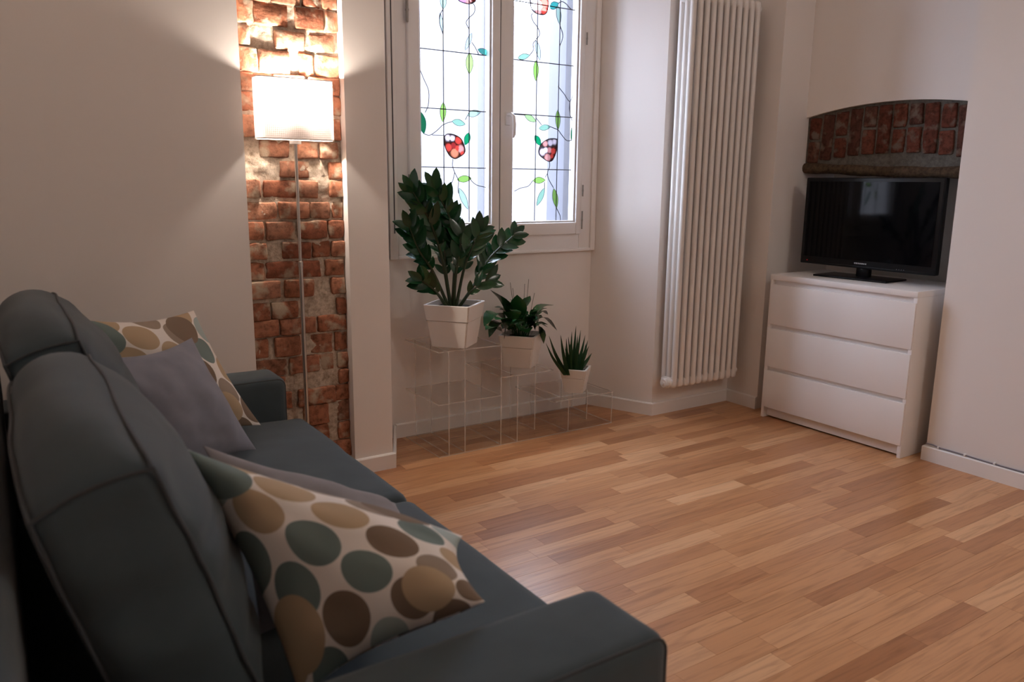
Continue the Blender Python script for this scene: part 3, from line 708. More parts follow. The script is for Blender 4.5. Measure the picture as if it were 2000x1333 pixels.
# ------------------------------------------------------------------ stained glass window
WX = -1.2625
win = thing('window_1', (WX, YW, 0.88), 'white two-sash window with leaded stained glass roses and green leaves', 'window', kind='structure')
wo = Vector((WX, YW, 0.88))
def wbox(name, lo, hi, mat, parent, r=0.0, k=2):
    o_ = wo if parent is win else wo
    return box(name, Vector(lo) - wo, Vector(hi) - wo, mat, parent, r, k)
def frame_ring(name, x0, x1, z0, z1, wl, wr, wb, wt, y0, y1, mat, parent, r=0.004):
    bm = bmesh.new()
    def B(lo, hi):
        add_rbox(bm, [(a + b) / 2 - c for a, b, c in zip(lo, hi, wo)], [b - a for a, b in zip(lo, hi)], r, 2)
    B((x0, y0, z0), (x0 + wl, y1, z1)); B((x1 - wr, y0, z0), (x1, y1, z1))
    B((x0 + wl - 0.001, y0 + 0.0003, z0), (x1 - wr + 0.001, y1, z0 + wb)); B((x0 + wl - 0.001, y0 + 0.0003, z1 - wt), (x1 - wr + 0.001, y1, z1))
    return bm_obj(name, bm, mat, parent)
ZB, ZT = 0.882, 2.44
frame_ring('casing', -1.872, -0.653, ZB - 0.004, ZT, 0.040, 0.033, 0.016, 0.03, 0.662, 0.690, M['trim'], win, 0.004)
frame_ring('frame', -1.872, -0.653, ZB - 0.002, ZT + 0.002, 0.102, 0.108, 0.095, 0.09, 0.672, 0.76, M['winframe'], win, 0.005)
box('frame_gap', Vector((-1.853, 0.6600, 1.00)) - wo, Vector((-1.8475, 0.675, 2.42)) - wo, M['slot'], win)  # dark strip stands in for the shaded gap between reveal and frame
GY = 0.705
for side, sx0, sx1, gl, gr in (('L', -1.772, -1.279, 0.060, 0.046), ('R', -1.277, -0.760, 0.074, 0.034)):
    sash = frame_ring('sash', sx0, sx1, 0.970, 2.36, gl, gr, 0.064, 0.06, 0.655, 0.73, M['winframe'], win, 0.006)
    ix0, ix1, iz0, iz1 = sx0 + gl, sx1 - gr, 1.034, 2.30
    frame_ring('glazing_bead', ix0 - 0.001, ix1 + 0.001, iz0 - 0.001, iz1 + 0.001, 0.010, 0.010, 0.010, 0.010, 0.668, 0.70, M['bead'], sash, 0.003)
    hx = sx0 - 0.004 if side == 'L' else sx1 + 0.003
    hz = ((1.985, 0.10), (1.225, 0.09)) if side == 'L' else ((1.968, 0.06), (1.20, 0.06), (1.045, 0.095))
    for zc, hl in hz:
        bm = bmesh.new(); add_tube(bm, [Vector((hx, 0.650, zc - hl / 2)) - wo, Vector((hx, 0.650, zc + hl / 2)) - wo], 0.0065 if side == 'L' else 0.004, 10)
        add_tube(bm, [Vector((hx, 0.650, zc - 0.004)) - wo, Vector((hx, 0.650, zc + 0.004)) - wo], 0.0085 if side == 'L' else 0.005, 10)
        bm_obj('hinge', bm, M['hinge'], sash)
    # glass panes between the leads
    xs_ = [ix0 - 0.004] + sorted(LEADV[side]) + [ix1 + 0.004]
    zs_ = [iz0 - 0.004] + sorted(q for q in LEADH[side] if iz0 < q < iz1) + [iz1 + 0.004]
    for a, b_ in zip(xs_, xs_[1:]):
        for c, d in zip(zs_, zs_[1:]):
            bm = bmesh.new()
            f = bm.faces.new([bm.verts.new(Vector((p, GY, q)) - wo) for p, q in ((a, c), (b_, c), (b_, d), (a, d))])
            bm_obj('pane', bm, M['g_plain'], sash, smooth=False)
    LR = 0.0026
    for xv in LEADV[side]:
        tube('lead_came', [Vector((xv, GY - 0.003, iz0)) - wo, Vector((xv, GY - 0.003, iz1)) - wo], LR, M['lead'], sash, 6)
    for zv in zs_[1:-1]:
        tube('lead_came', [Vector((ix0, GY - 0.003, zv)) - wo, Vector((ix1, GY - 0.003, zv)) - wo], LR, M['lead'], sash, 6)
    for vn in VINES[side]:
        pp = [Vector((max(ix0, min(ix1, px)), GY - 0.003, pz)) - wo for px, pz in vn]
        tube('lead_came', bez(pp, 4 * len(pp)), LR * 0.8, M['lead'], sash, 6)
    for (A, B_, hw, coln) in LEAVES[side]:
        A = Vector((A[0], A[1])); B2 = Vector((B_[0], B_[1]))
        d = (B2 - A); Ln = d.length; d.normalize(); nrm = Vector((-d.y, d.x))
        outl = []
        K = 9
        prof = [math.sin(PI * t ** 0.92) ** 0.85 for t in [i / K for i in range(K + 1)]]
        for i in range(K + 1):
            outl.append(A + d * (Ln * i / K) + nrm * (hw * prof[i] if 0 < i < K else 0))
        for i in range(K - 1, 0, -1):
            outl.append(A + d * (Ln * i / K) - nrm * (hw * prof[i] * 0.92))
        outl = [Vector((max(ix0, min(ix1, q.x)), q.y)) for q in outl]
        bm = bmesh.new()
        bm.faces.new([bm.verts.new(Vector((q.x, GY - 0.0025, q.y)) - wo) for q in outl])
        bmesh.ops.triangulate(bm, faces=bm.faces[:])
        lo_ = bm_obj('leaf_pane', bm, M['g_' + coln], sash, smooth=False)
        tube('leaf_came', [Vector((q.x, GY - 0.004, q.y)) - wo for q in outl], LR * 0.5, M['lead'], sash, 5, closed=True)
    PC = dict(w=(0.95, 0.80, 0.85), r=(0.75, 0.07, 0.05), d=(0.42, 0.03, 0.03), p=(0.95, 0.40, 0.36), o=(0.95, 0.30, 0.16), v=(0.75, 0.35, 0.75))
    for outl, petals in ROSES[side]:
        bm = bmesh.new()
        c = Vector((sum(q[0] for q in outl) / len(outl), sum(q[1] for q in outl) / len(outl)))
        ring = bez([Vector((q[0], q[1], 0)) for q in outl + [outl[0]]], 48)[:-1]
        RG = 14
        vs = [[bm.verts.new(Vector((c.x, GY - 0.0025, c.y)) - wo)]]
        for k in range(1, RG + 1):
            vs.append([bm.verts.new(Vector((c.x + (q.x - c.x) * k / RG, GY - 0.0025, min(c.y + (q.y - c.y) * k / RG, iz1))) - wo) for q in ring])
        nR = len(ring)
        for i in range(nR): bm.faces.new((vs[0][0], vs[1][i], vs[1][(i + 1) % nR]))
        for k in range(1, RG):
            for i in range(nR): bm.faces.new((vs[k][i], vs[k + 1][i], vs[k + 1][(i + 1) % nR], vs[k][(i + 1) % nR]))
        o = bm_obj('rose_pane', bm, M['g_rose'], sash, smooth=False)
        at_ = o.data.color_attributes.new('petal', 'FLOAT_COLOR', 'POINT')
        for v in o.data.vertices:
            p = Vector((v.co.x + wo.x, v.co.z + wo.z))
            best, col_ = 9, (0.05, 0.005, 0.012)
            rr = 0
            for (pc, pr, cn) in petals:
                t = (p - Vector(pc)).length / pr
                if t < best: best, col_ = t, PC[cn]
            s = max(0.06, min(1.0, (1.28 - best) * 2.6))
            at_.data[v.index].color = (*[q * GT * 1.2 * s for q in col_], 1)
        tube('rose_came', [Vector((q.x, GY - 0.004, min(q.y, iz1))) - wo for q in ring], LR * 0.9, M['lead'], sash, 6, closed=True)
    if side == 'R':
        hb = bmesh.new()
        add_rbox(hb, Vector((-1.236, 0.6525, 1.545)) - wo, (0.028, 0.010, 0.062), 0.004, 2)
        bm_obj('handle_plate', hb, M['handle'], sash)
        hb = bmesh.new()
        add_tube(hb, [Vector(q) - wo for q in ((-1.236, 0.652, 1.565), (-1.236, 0.622, 1.565), (-1.231, 0.609, 1.553), (-1.229, 0.605, 1.52), (-1.230, 0.606, 1.47), (-1.232, 0.611, 1.455))], [0.010, 0.010, 0.0095, 0.009, 0.009, 0.006], 10)
        bm_obj('handle', hb, M['handle'], sash)
box('sash_gap', Vector((-1.2792, 0.657, 0.975)) - wo, Vector((-1.2768, 0.70, 2.355)) - wo, M['slot'], win)
# outer frame and reveal seen through the glass
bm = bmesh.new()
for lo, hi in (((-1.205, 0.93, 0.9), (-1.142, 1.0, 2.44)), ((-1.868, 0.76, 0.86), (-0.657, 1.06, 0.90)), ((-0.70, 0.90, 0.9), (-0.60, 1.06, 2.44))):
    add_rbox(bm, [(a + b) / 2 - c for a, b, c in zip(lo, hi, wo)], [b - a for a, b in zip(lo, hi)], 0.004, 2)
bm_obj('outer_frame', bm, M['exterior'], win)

# added dark wall and ground dim the glass view while sky lights the room
tag(box('view_dimmer_wall', (-5.0, 5.6, -0.6), (9.0, 5.8, 3.3), M['view_dim']), 'dark wall added outside to hold the window view dimmer than the sky', 'wall', kind='structure')
tag(box('view_dimmer_ground', (-6.0, 1.06, -0.7), (9.0, 5.6, -0.6), M['view_dim']), 'dark ground plane added outside to dim the lower window view', 'ground', kind='structure')

# ------------------------------------------------------------------ radiator
rad = thing('radiator', (-0.23, YB - 0.07, 0.17), 'tall white column radiator mounted on the wall beside the window', 'radiator')
ro_ = Vector((-0.23, YB - 0.07, 0.17))
RP = 0.0462; NR = 11; RX0 = -0.46
prof_rows = (0.203, 0.240, 0.277)
bm = bmesh.new()
for yy in prof_rows:
    add_tube(bm, [Vector((0, yy - 0.240, 0.028)), Vector((0, yy - 0.240, 1.972))], 0.0155, 14)
colm = bmesh.new()
def bumps(bm, z, up):
    # cast head that joins the three columns of a section
    def fn(q, h):
        t = abs(q.z / h[2])
        return q
    add_rbox(bm, (0, 0, z), (0.040, 0.100, 0.056), 0.018, 3, (1, 2, 1))
bumps(bm, 0.030, 1); bumps(bm, 1.970, -1)
bmesh.ops.recalc_face_normals(bm, faces=bm.faces[:])
sec = bpy.data.meshes.new('section'); bm.to_mesh(sec); bm.free()
for p in sec.polygons: p.use_smooth = True
sec.set_sharp_from_angle(angle=math.radians(50))
sec.materials.append(M['radiator'])
for i in range(NR):
    o = mesh_obj('section', sec, None, rad)
    o.location = Vector((RX0 + RP * i, 0.240, 0.17)) - ro_
tube('header_pipe', [Vector((RX0 - 0.02, 0.240, 0.20)) - ro_, Vector((RX0 + RP * 10 + 0.03, 0.240, 0.20)) - ro_], 0.014, M['radiator'], rad, 12)
tube('header_pipe', [Vector((RX0 - 0.02, 0.240, 2.14)) - ro_, Vector((RX0 + RP * 10 + 0.03, 0.240, 2.14)) - ro_], 0.014, M['radiator'], rad, 12)
RY = Matrix.Rotation(-PI / 2, 4, 'Y')
lathe('end_plug', [(0, 0.030), (0.009, 0.030), (0.011, 0.026), (0.022, 0.026), (0.026, 0.022), (0.026, 0.004), (0.030, 0.002), (0.030, -0.012), (0, -0.012)], M['radiator'], rad, 20,
      Matrix.Translation(Vector((RX0 - 0.024, 0.232, 0.20)) - ro_) @ RY)
RYp = Matrix.Rotation(PI / 2, 4, 'Y')
for zz in (0.205, 2.14):
    lathe('valve', [(0, -0.004), (0.012, -0.004), (0.012, 0.012), (0.015, 0.014), (0.015, 0.030), (0.010, 0.036), (0, 0.036)], M['handle'], rad, 16,
          Matrix.Translation(Vector((RX0 + RP * 10 + 0.030, 0.240, zz)) - ro_) @ RYp)
for xx in (RX0 + RP * 2.5, RX0 + RP * 7.5):
    for zz in (0.32, 1.98):
        box('wall_bracket', Vector((xx - 0.012, 0.282, zz - 0.02)) - ro_, Vector((xx + 0.012, YB - 0.005, zz + 0.02)) - ro_, M['radiator'], rad)

# ------------------------------------------------------------------ dresser
dr = thing('dresser', (0.24, -0.405, 0), 'white three-drawer dresser with plain fronts standing in the alcove', 'dresser')
do = Vector((0.24, -0.405, 0))
def dbox(name, lo, hi, mat, r=0.0015, parent=dr):
    return box(name, Vector(lo) - do, Vector(hi) - do, mat, parent, r, 2)
Ya, Yb = -0.805, -0.005
dbox('top', (0.0, Ya, 0.752), (0.48, Yb, 0.780), M['dresser'])
dbox('side_panel', (0.003, Ya, 0), (0.48, Ya + 0.018, 0.752), M['dresser'])
dbox('side_panel', (0.003, Yb - 0.018, 0), (0.48, Yb, 0.752), M['dresser'])
dbox('back_panel', (0.465, Ya + 0.018, 0.03), (0.475, Yb - 0.018, 0.752), M['dresser'])
dbox('plinth', (0.030, Ya + 0.018, 0.008), (0.046, Yb - 0.018, 0.09), M['dresser'])
dbox('carcass_rail', (0.020, Ya + 0.018, 0.09), (0.40, Yb - 0.018, 0.7525), M['dresser'])
for z0, z1 in ((0.060, 0.263), (0.285, 0.493), (0.515, 0.728)):
    f = dbox('drawer', (0.0, Ya + 0.004, z0), (0.0185, Yb - 0.004, z1), M['dresser'])
    # bevelled finger lip along the top edge of the front
    dbox('drawer_lip', (0.0185, Ya + 0.02, z1 - 0.035), (0.028, Yb - 0.02, z1 - 0.012), M['dresser'], 0.001, f)

# ------------------------------------------------------------------ television
tvc = Vector((0.245, -0.382, 0.78))
tv = thing('television', tvc, 'black flat-screen television on a swivel stand on top of the dresser', 'television')
def tbox(name, lo, hi, mat, r, parent=tv, k=2): return box(name, Vector(lo) - tvc, Vector(hi) - tvc, mat, parent, r, k)
T0, T1, TZ0, TZ1 = -0.749, -0.014, 0.832, 1.281
tbox('casing', (0.222, T0, TZ0), (0.262, T1, TZ1), M['black'], 0.006)
tbox('screen', (0.2195, T0 + 0.022, TZ0 + 0.040), (0.2225, T1 - 0.022, TZ1 - 0.020), M['screen'], 0.0)
tbox('back_cover', (0.262, T0 + 0.10, TZ0 + 0.05), (0.295, T1 - 0.10, TZ1 - 0.08), M['black'], 0.012)
tbox('chin_trim', (0.2205, T0 + 0.004, TZ0 + 0.002), (0.224, T1 - 0.004, TZ0 + 0.012), M['black'], 0.0008)
tbox('stand_neck', (0.240, -0.405, 0.786), (0.275, -0.335, 0.845), M['black'], 0.008)
bm = bmesh.new()
add_rbox(bm, (0, 0, 0.0045), (0.20, 0.39, 0.009), 0.003, 2, M=Matrix.Translation(Vector((0.242, -0.355, 0.7805)) - tvc) @ Matrix.Rotation(math.radians(4), 4, 'Z'))
bm_obj('stand_base', bm, M['black'], tv)
for k in range(7):
    tbox('logo_letter', (0.2202, -0.402 + k * 0.0100, 0.8535), (0.2216, -0.402 + k * 0.0100 + 0.0066, 0.8605), M['lettering'], 0.0)
tbox('standby_light', (0.2200, -0.060, 0.8480), (0.2222, -0.056, 0.8520), M['led'], 0.0)
for k in range(4):
    tbox('button_mark', (0.2203, -0.600 + k * 0.012, 0.8440), (0.2215, -0.600 + k * 0.012 + 0.003, 0.8475), M['cable'], 0.0)

# ------------------------------------------------------------------ cable along the right baseboard
cb = thing('cable', (XA - 0.012, -0.88, 0.076), 'thin grey cable clipped along the top of the right baseboard', 'cable')
cpts = [Vector((XA - 0.008, -0.874 - t * 1.6, 0.0745 + 0.0015 * math.sin(t * 23) + (0.006 if t < 0.03 else 0))) - Vector((XA - 0.012, -0.88, 0.076)) for t in [i / 50 for i in range(51)]]
tube('wire', cpts, 0.0034, M['cable'], cb, 6)
for yy in (-0.93, -1.048, -1.173, -1.30, -1.43):
    box('clip', Vector((-0.0005, yy + 0.88 - 0.004, -0.006)), Vector((0.0115, yy + 0.88 + 0.004, 0.005)), M['handle'], cb, 0.001)

# ------------------------------------------------------------------ floor lamp
lp = Vector((-2.4165, 0.313, 0))
lamp = thing('floor_lamp', lp, 'slim steel floor lamp with a glowing white rectangular shade in front of the bricks', 'lamp')
lathe('base', [(0, 0), (0.049, 0), (0.050, 0.003), (0.049, 0.018), (0.020, 0.016), (0.013, 0.022), (0, 0.022)], M['steel'], lamp, 32)
tube('pole', [(0, 0, 0.018), (0, 0, 0.92)], 0.0085, M['steel'], lamp, 12)
tube('upper_pole', [(0, 0, 0.90), (0, 0, 1.395)], 0.0062, M['steel'], lamp, 12)
lathe('pole_collar', [(0.0086, 0.905), (0.0100, 0.906), (0.0100, 0.925), (0.0063, 0.928)], M['steel'], lamp, 12)
lathe('socket', [(0, 1.372), (0.022, 1.372), (0.022, 1.384), (0.016, 1.388), (0.016, 1.44), (0, 1.44)], M['handle'], lamp, 16)
lathe('bulb', [(0.012, 1.44), (0.018, 1.455), (0.026, 1.475), (0.028, 1.495), (0.020, 1.512), (0, 1.520)], M['bulb'], lamp, 16)
# rectangular open shade with rounded vertical corners, thin fabric wall
bm = bmesh.new()
SW, SD, SZ0, SZ1, SR = 0.143, 0.046, 1.388, 1.606, 0.022
loop = []
for cx, cy, a0 in ((SW - SR, SD - SR, 0), (-SW + SR, SD - SR, 90), (-SW + SR, -SD + SR, 180), (SW - SR, -SD + SR, 270)):
    for k in range(6):
        a = math.radians(a0 + 90 * k / 5); loop.append((cx + SR * math.cos(a), cy + SR * math.sin(a)))
rings = []
for s_, z_ in ((1.0, SZ0), (1.0, SZ1), (0.985, SZ1), (0.985, SZ0)):
    rings.append([bm.verts.new((x * s_, y * (s_ if s_ == 1 else 0.966), z_)) for x, y in loop])
for a, b_ in ((0, 1),):
    for i in range(len(loop)):
        j = (i + 1) % len(loop)
        bm.faces.new((rings[a][i], rings[a][j], rings[b_][j], rings[b_][i]))
for v in rings[2] + rings[3]: bm.verts.remove(v)
bm_obj('shade', bm, M['shade'], lamp, angle=80)
bm = bmesh.new()
bm.free()
for z_ in (SZ0, SZ1): tube('shade_ring', [(x, y, z_) for x, y in loop], 0.0018, M['handle'], lamp, 6, True)
tube('shade_arm', [(-SW, 0, SZ0 + 0.002), (SW, 0, SZ0 + 0.002)], 0.0018, M['handle'], lamp, 6)
ll = bpy.data.lights.new('lamp_bulb_light', 'POINT'); ll.energy = 62; ll.color = (1.0, 0.86, 0.74); ll.shadow_soft_size = 0.03
lo = bpy.data.objects.new('lamp_bulb_light', ll); link(lo, lamp); lo.location = (0, 0, 1.535)

# ------------------------------------------------------------------ globe added behind the camera as warm ambient fill
cl = thing('fill_globe', (-0.95, -3.1, CE), 'glowing white globe added behind the camera for ambient fill', 'lamp')
lathe('rose', [(0, 0), (0.055, 0), (0.055, -0.02), (0.012, -0.03), (0, -0.03)], M['handle'], cl, 20)
tube('rod', [(0, 0, -0.03), (0, 0, -0.30)], 0.006, M['handle'], cl, 8)
lathe('globe', [(0.03, -0.30)] + [(0.15 * math.sin(a), -0.45 + 0.15 * math.cos(a)) for a in [0.25 + (PI - 0.25) * i / 16 for i in range(16)]] + [(0, -0.60)], M['globe'], cl, 28)

# ------------------------------------------------------------------ sofa
so = Vector((-3.06, -0.91, 0))
sofa = thing('sofa', so, 'charcoal grey fabric sofa with boxy arms and loose back cushions', 'sofa')
def wr(p, s, a):  # cloth irregularity
    return noise.noise_vector(Vector(p) * s) * a
def sbox(name, lo, hi, r, n, amp=0.004, fn2=None, mat='sofa', parent=sofa, M4=None):
    bm = bmesh.new()
    c = Vector([(a + b) / 2 for a, b in zip(lo, hi)]) - so
    def fn(q, h):
        w = q.copy()
        if fn2: w = fn2(w, h)
        return w + wr(w + c, 5, amp) + wr(w + c, 13, amp * 0.4)
    add_rbox(bm, c, [b - a for a, b in zip(lo, hi)], r, 4, n, fn, M4)
    return bm_obj(name, bm, M[mat], parent, angle=80)
HA, HS = 0.570, 0.436
XF = -2.612
sbox('arm', (-3.50, -0.088, 0.05), (XF, 0.106, HA), 0.032, (16, 3, 8), 0.003)
def nearsag(w, h): return w
sbox('arm', (-3.50, -1.945, 0.05), (XF, -1.752, HA), 0.032, (16, 3, 8), 0.003)
for (ya, yb) in ((-0.088, 0.106), (-1.945, -1.752)):   # welted seams of the arm fronts
    yy, rr = ya + 0.012, 0.0252
    zt_, xt_ = HA - 0.0060, XF - 0.0060
    p_ = [Vector((-3.44 + (xt_ - rr + 3.44) * i / 12, yy, zt_)) - so for i in range(13)]
    p_ += [Vector((xt_ - rr + rr * math.sin(a), yy, zt_ - rr + rr * math.cos(a))) - so for a in (0.4, 0.8, 1.2, 1.57)]
    p_ += [Vector((xt_, yy, z_)) - so for z_ in (0.40, 0.25, 0.09)]
    tube('arm_welt', p_, 0.0028, M['piping'], sofa, 6)
sbox('seat_frame', (-3.46, -1.752, 0.05), (-2.600, -0.088, 0.25), 0.02, (6, 12, 2), 0.002)
sbox('back_frame', (-3.72, -1.945, 0.05), (-3.435, 0.106, 0.775), 0.04, (3, 14, 6), 0.003)
def seatcrown(w, h):
    u, v = w.x / h[0], w.y / h[1]
    if w.z > 0: w.z += 0.010 * (1 - u * u) * (1 - v * v) - 0.004
    return w
sbox('seat_cushion', (-3.30, -0.945, 0.245), (-2.562, -0.090, HS), 0.035, (10, 12, 3), 0.004, seatcrown)
sbox('seat_cushion', (-3.30, -1.750, 0.245), (-2.562, -0.950, HS), 0.035, (10, 12, 3), 0.004, seatcrown)
for xx in (-3.50, -2.70):
    for yy in (-1.88, 0.04):
        lathe('foot', [(0, 0), (0.02, 0), (0.025, 0.05), (0.025, 0.06), (0, 0.06)], M['feet'], sofa, 12, Matrix.Translation(Vector((xx, yy, 0)) - so))
# back cushions: leaning box cushions with welted gussets, crown and creases
LEAN = math.radians(15.5)
def back_cushion(yc, ln, seed, height=0.44):
    th, hh = 0.150, height
    base = Vector((-3.155 - 0.075, yc, HS + 0.006)) - so
    Mx = Matrix.Translation(base) @ Matrix.Rotation(-LEAN, 4, 'Y') @ Matrix.Translation((0, 0, hh / 2))
    def shape(w, h):
        u, v, t = w.x / h[0], w.y / h[1], w.z / h[2]
        bulge = max(0, 1 - abs(v) ** 3) * max(0, 1 - abs(t) ** 2.6)
        w = w.copy()
        w.x += (0.072 * bulge if u > 0 else -0.012 * bulge) * abs(u) ** 0.5
        w.x += 0.012 * (1 - t) * (1 if u > 0 else 0)
        if t > 0: w.z += (0.040 * max(0, 1 - abs(v) ** 3) + 0.012) * t * (1 - 0.75 * u * u)
        w.z -= 0.020 * abs(v) ** 4 * max(0, t)
        # creases radiating from the ends
        cr = math.sin(t * 17 + 2.4 * noise.noise(Vector((v * 2.2, t * 3, seed)))) * (0.25 + 0.75 * abs(v) ** 2.0) * (1 - abs(v) ** 6) * (1 - t ** 6) * 0.0095
        if u > 0.2: w.x += cr
        if abs(v) > 0.93: w.y += math.copysign(0.007 * math.sin(t * 10 + seed) * (1 - u * u) * (1 - t * t) + 0.014 * (1 - u * u) * (1 - t * t), v)
        w += wr((w.x, w.y + seed, w.z), 5, 0.007) + wr((w.x, w.y * 0.5 + seed, w.z), 12, 0.002)
        return w
    bm = bmesh.new()
    add_rbox(bm, (0, 0, 0), (th, ln, hh), 0.028, 4, (6, 34, 28), shape, Mx)
    cu = bm_obj('back_cushion', bm, M['sofa'], sofa, angle=80)
    # welts around the front and back edges
    h = (th / 2, ln / 2, hh / 2)
    for sx in (1, -1):
        p_ = []
        a_, b_, n_ = h[1] - 0.012, h[2] - 0.012, 22
        for (p0, p1) in (((-a_, -b_), (a_, -b_)), ((a_, -b_), (a_, b_)), ((a_, b_), (-a_, b_)), ((-a_, b_), (-a_, -b_))):
            for i in range(n_):
                yy = p0[0] + (p1[0] - p0[0]) * i / n_; zz = p0[1] + (p1[1] - p0[1]) * i / n_
                q = Vector((sx * (h[0] - 0.004), yy * (h[1] - 0.004) / a_, zz * (h[2] - 0.004) / b_))
                p_.append(Mx @ shape(q, h))
        tube('welt', p_, 0.0032, M['piping'], cu, 6, True)
    for sv in (1, -1):
        p_ = [Mx @ shape(Vector((h[0] * (0.96 - 1.92 * i / 12), sv * (h[1] - 0.005), h[2] - 0.005)), h) for i in range(13)]
        tube('welt', p_, 0.0028, M['piping'], cu, 6)
    return cu
back_cushion(-1.262, 0.790, 3.0)
back_cushion(-0.478, 0.775, 8.0, 0.475)

# ------------------------------------------------------------------ throw pillows
def pillow(name, c, T, mat, label, group, seed, pinch=0.06, uvs=1.0, sag=0.0, wrk=0.012, ex=0.55, bias=0.5, crease=()):
    """c: four corners a(top left) b(top right) c(bottom right) d(bottom left) in world space"""
    a, b_, c_, d = [Vector(q) for q in c]
    cen = (a + b_ + c_ + d) / 4
    nrm = ((b_ - a) + (c_ - d)).cross((d - a) + (c_ - b_)).normalized()
    base = cen.copy(); base.z = min(q.z for q in (a, b_, c_, d))
    Nn = 44
    def P(u, v, side):
        # pinch: edges curve inwards between the corners
        uu = u + pinch * math.sin(PI * v) * (0.5 - u) * 2 * abs(2 * u - 1) ** 1.5
        vv = v + pinch * math.sin(PI * u) * (0.5 - v) * 2 * abs(2 * v - 1) ** 1.5
        p = (a * (1 - uu) + b_ * uu) * (1 - vv) + (d * (1 - uu) + c_ * uu) * vv
        k = (math.sin(PI * u) * math.sin(PI * v))
        t = T * max(0, k) ** ex
        w = noise.noise(Vector((u * 3.1 + seed, v * 3.1, side * 2.0))) * wrk + noise.noise(Vector((u * 7 + seed, v * 7, side))) * wrk * 0.5
        # folds running in from the corners
        w += wrk * 0.9 * math.sin((u - v) * 9 + seed) * (abs(2 * u - 1) * abs(2 * v - 1)) ** 1.2
        edge = min(1.0, k * 4)
        frac = bias if side > 0 else 1 - bias
        p = p + nrm * (side * t * frac + side * w * edge)
        p.z -= sag * k
        if side > 0:
            for cv, c0, c1 in crease:
                if c0 < u < c1:
                    p = p - nrm * 0.013 * math.exp(-((v - cv - 0.04 * math.sin(u * 5)) / 0.028) ** 2) * min(1, (u - c0) * 8, (c1 - u) * 8)
        return p
    bm = bmesh.new(); uvl = bm.loops.layers.uv.new('UVMap')
    gr = {}
    for side in (1, -1):
        for i in range(Nn + 1):
            for j in range(Nn + 1):
                bd = i in (0, Nn) or j in (0, Nn)
                if bd and side == -1: gr[(side, i, j)] = gr[(1, i, j)]; continue
                # denser near the rim
                u = 0.5 - 0.5 * math.cos(PI * i / Nn); v = 0.5 - 0.5 * math.cos(PI * j / Nn)
                gr[(side, i, j)] = bm.verts.new(P(u, v, side) - base)
    for side in (1, -1):
        for i in range(Nn):
            for j in range(Nn):
                vs = [gr[(side, i, j)], gr[(side, i + 1, j)], gr[(side, i + 1, j + 1)], gr[(side, i, j + 1)]]
                us = [(i, j), (i + 1, j), (i + 1, j + 1), (i, j + 1)]
                if side < 0: vs.reverse(); us.reverse()
                f = bm.faces.new(vs)
                for lp_, (p, q) in zip(f.loops, us):
                    lp_[uvl].uv = ((0.5 - 0.5 * math.cos(PI * p / Nn)) * uvs + (3.37 if side < 0 else 0), (0.5 - 0.5 * math.cos(PI * q / Nn)) * uvs)
    me = bpy.data.meshes.new(name)
    bmesh.ops.recalc_face_normals(bm, faces=bm.faces[:])
    bm.to_mesh(me); bm.free()
    for p in me.polygons: p.use_smooth = True
    o = mesh_obj(name, me, M[mat]); o.location = base
    return tag(o, label, 'pillow', group)
GP = 'throw pillows on the sofa'
pillow('throw_pillow', [(-3.262, -0.33, 0.868), (-2.89, -0.03, 0.818), (-2.742, -0.205, 0.452), (-3.10, -0.30, 0.45)], 0.13, 'dots',
       'dotted cream pillow propped in the far sofa corner behind a blue-grey one', GP, 1.3)
pillow('throw_pillow', [(-3.231, -0.52, 0.793), (-2.938, -0.22, 0.765), (-2.822, -0.437, 0.452), (-3.09, -0.58, 0.45)], 0.13, 'greyblue',
       'plain blue-grey pillow leaning on the far dotted pillow', GP, 4.1)
pillow('throw_pillow', [(-3.12, -1.20, 0.742), (-2.690, -1.12, 0.500), (-2.722, -1.45, 0.452), (-3.09, -1.42, 0.452)], 0.14, 'taupegrey',
       'mauve-grey pillow mostly hidden behind the near dotted pillow', GP, 7.7)
pillow('throw_pillow', [(-3.195, -1.33, 0.798), (-2.775, -1.585, 0.625), (-2.825, -1.742, 0.590), (-3.09, -1.64, 0.46)], 0.25, 'dots',
       'dotted cream pillow nearest the camera, slumped against the near sofa arm', GP, 2.2, bias=0.5, crease=((0.52, 0.30, 0.97), (0.80, 0.15, 0.95)))

# ------------------------------------------------------------------ acrylic display stand
ac = thing('display_stand', (-1.295, 0.492, 0), 'clear acrylic stepped plant stand below the window', 'stand')
acn = Vector((-1.295, 0.492, 0))
def acplate(name, lo, hi):
    lo, hi = Vector(lo) - acn, Vector(hi) - acn
    bm = bmesh.new()
    add_rbox(bm, (lo + hi) / 2, hi - lo)
    d = hi - lo
    ax_ = min(range(3), key=lambda i: d[i])
    bmesh.ops.recalc_face_normals(bm, faces=bm.faces[:])
    for f in bm.faces:
        f.material_index = 0 if abs(f.normal[ax_]) > 0.9 else 1
    me = bpy.data.meshes.new(name); bm.to_mesh(me); bm.free()
    me.materials.append(M['acrylic']); me.materials.append(M['acedge'])
    return mesh_obj(name, me, None, ac)
AF, AB = 0.318, 0.664
t_ = 0.005
acplate('base_plate', (-1.808, AF, 0.001), (-0.782, AB, 0.001 + t_))
acplate('shelf', (-1.808, AF, 0.490), (-1.474, AB, 0.490 + t_))
acplate('shelf', (-1.808, AF, 0.247), (-1.474, AB, 0.247 + t_))
acplate('shelf', (-1.468, AF, 0.333), (-1.172, AB, 0.333 + t_))
acplate('shelf', (-1.166, AF, 0.168), (-0.782, AB, 0.168 + t_))
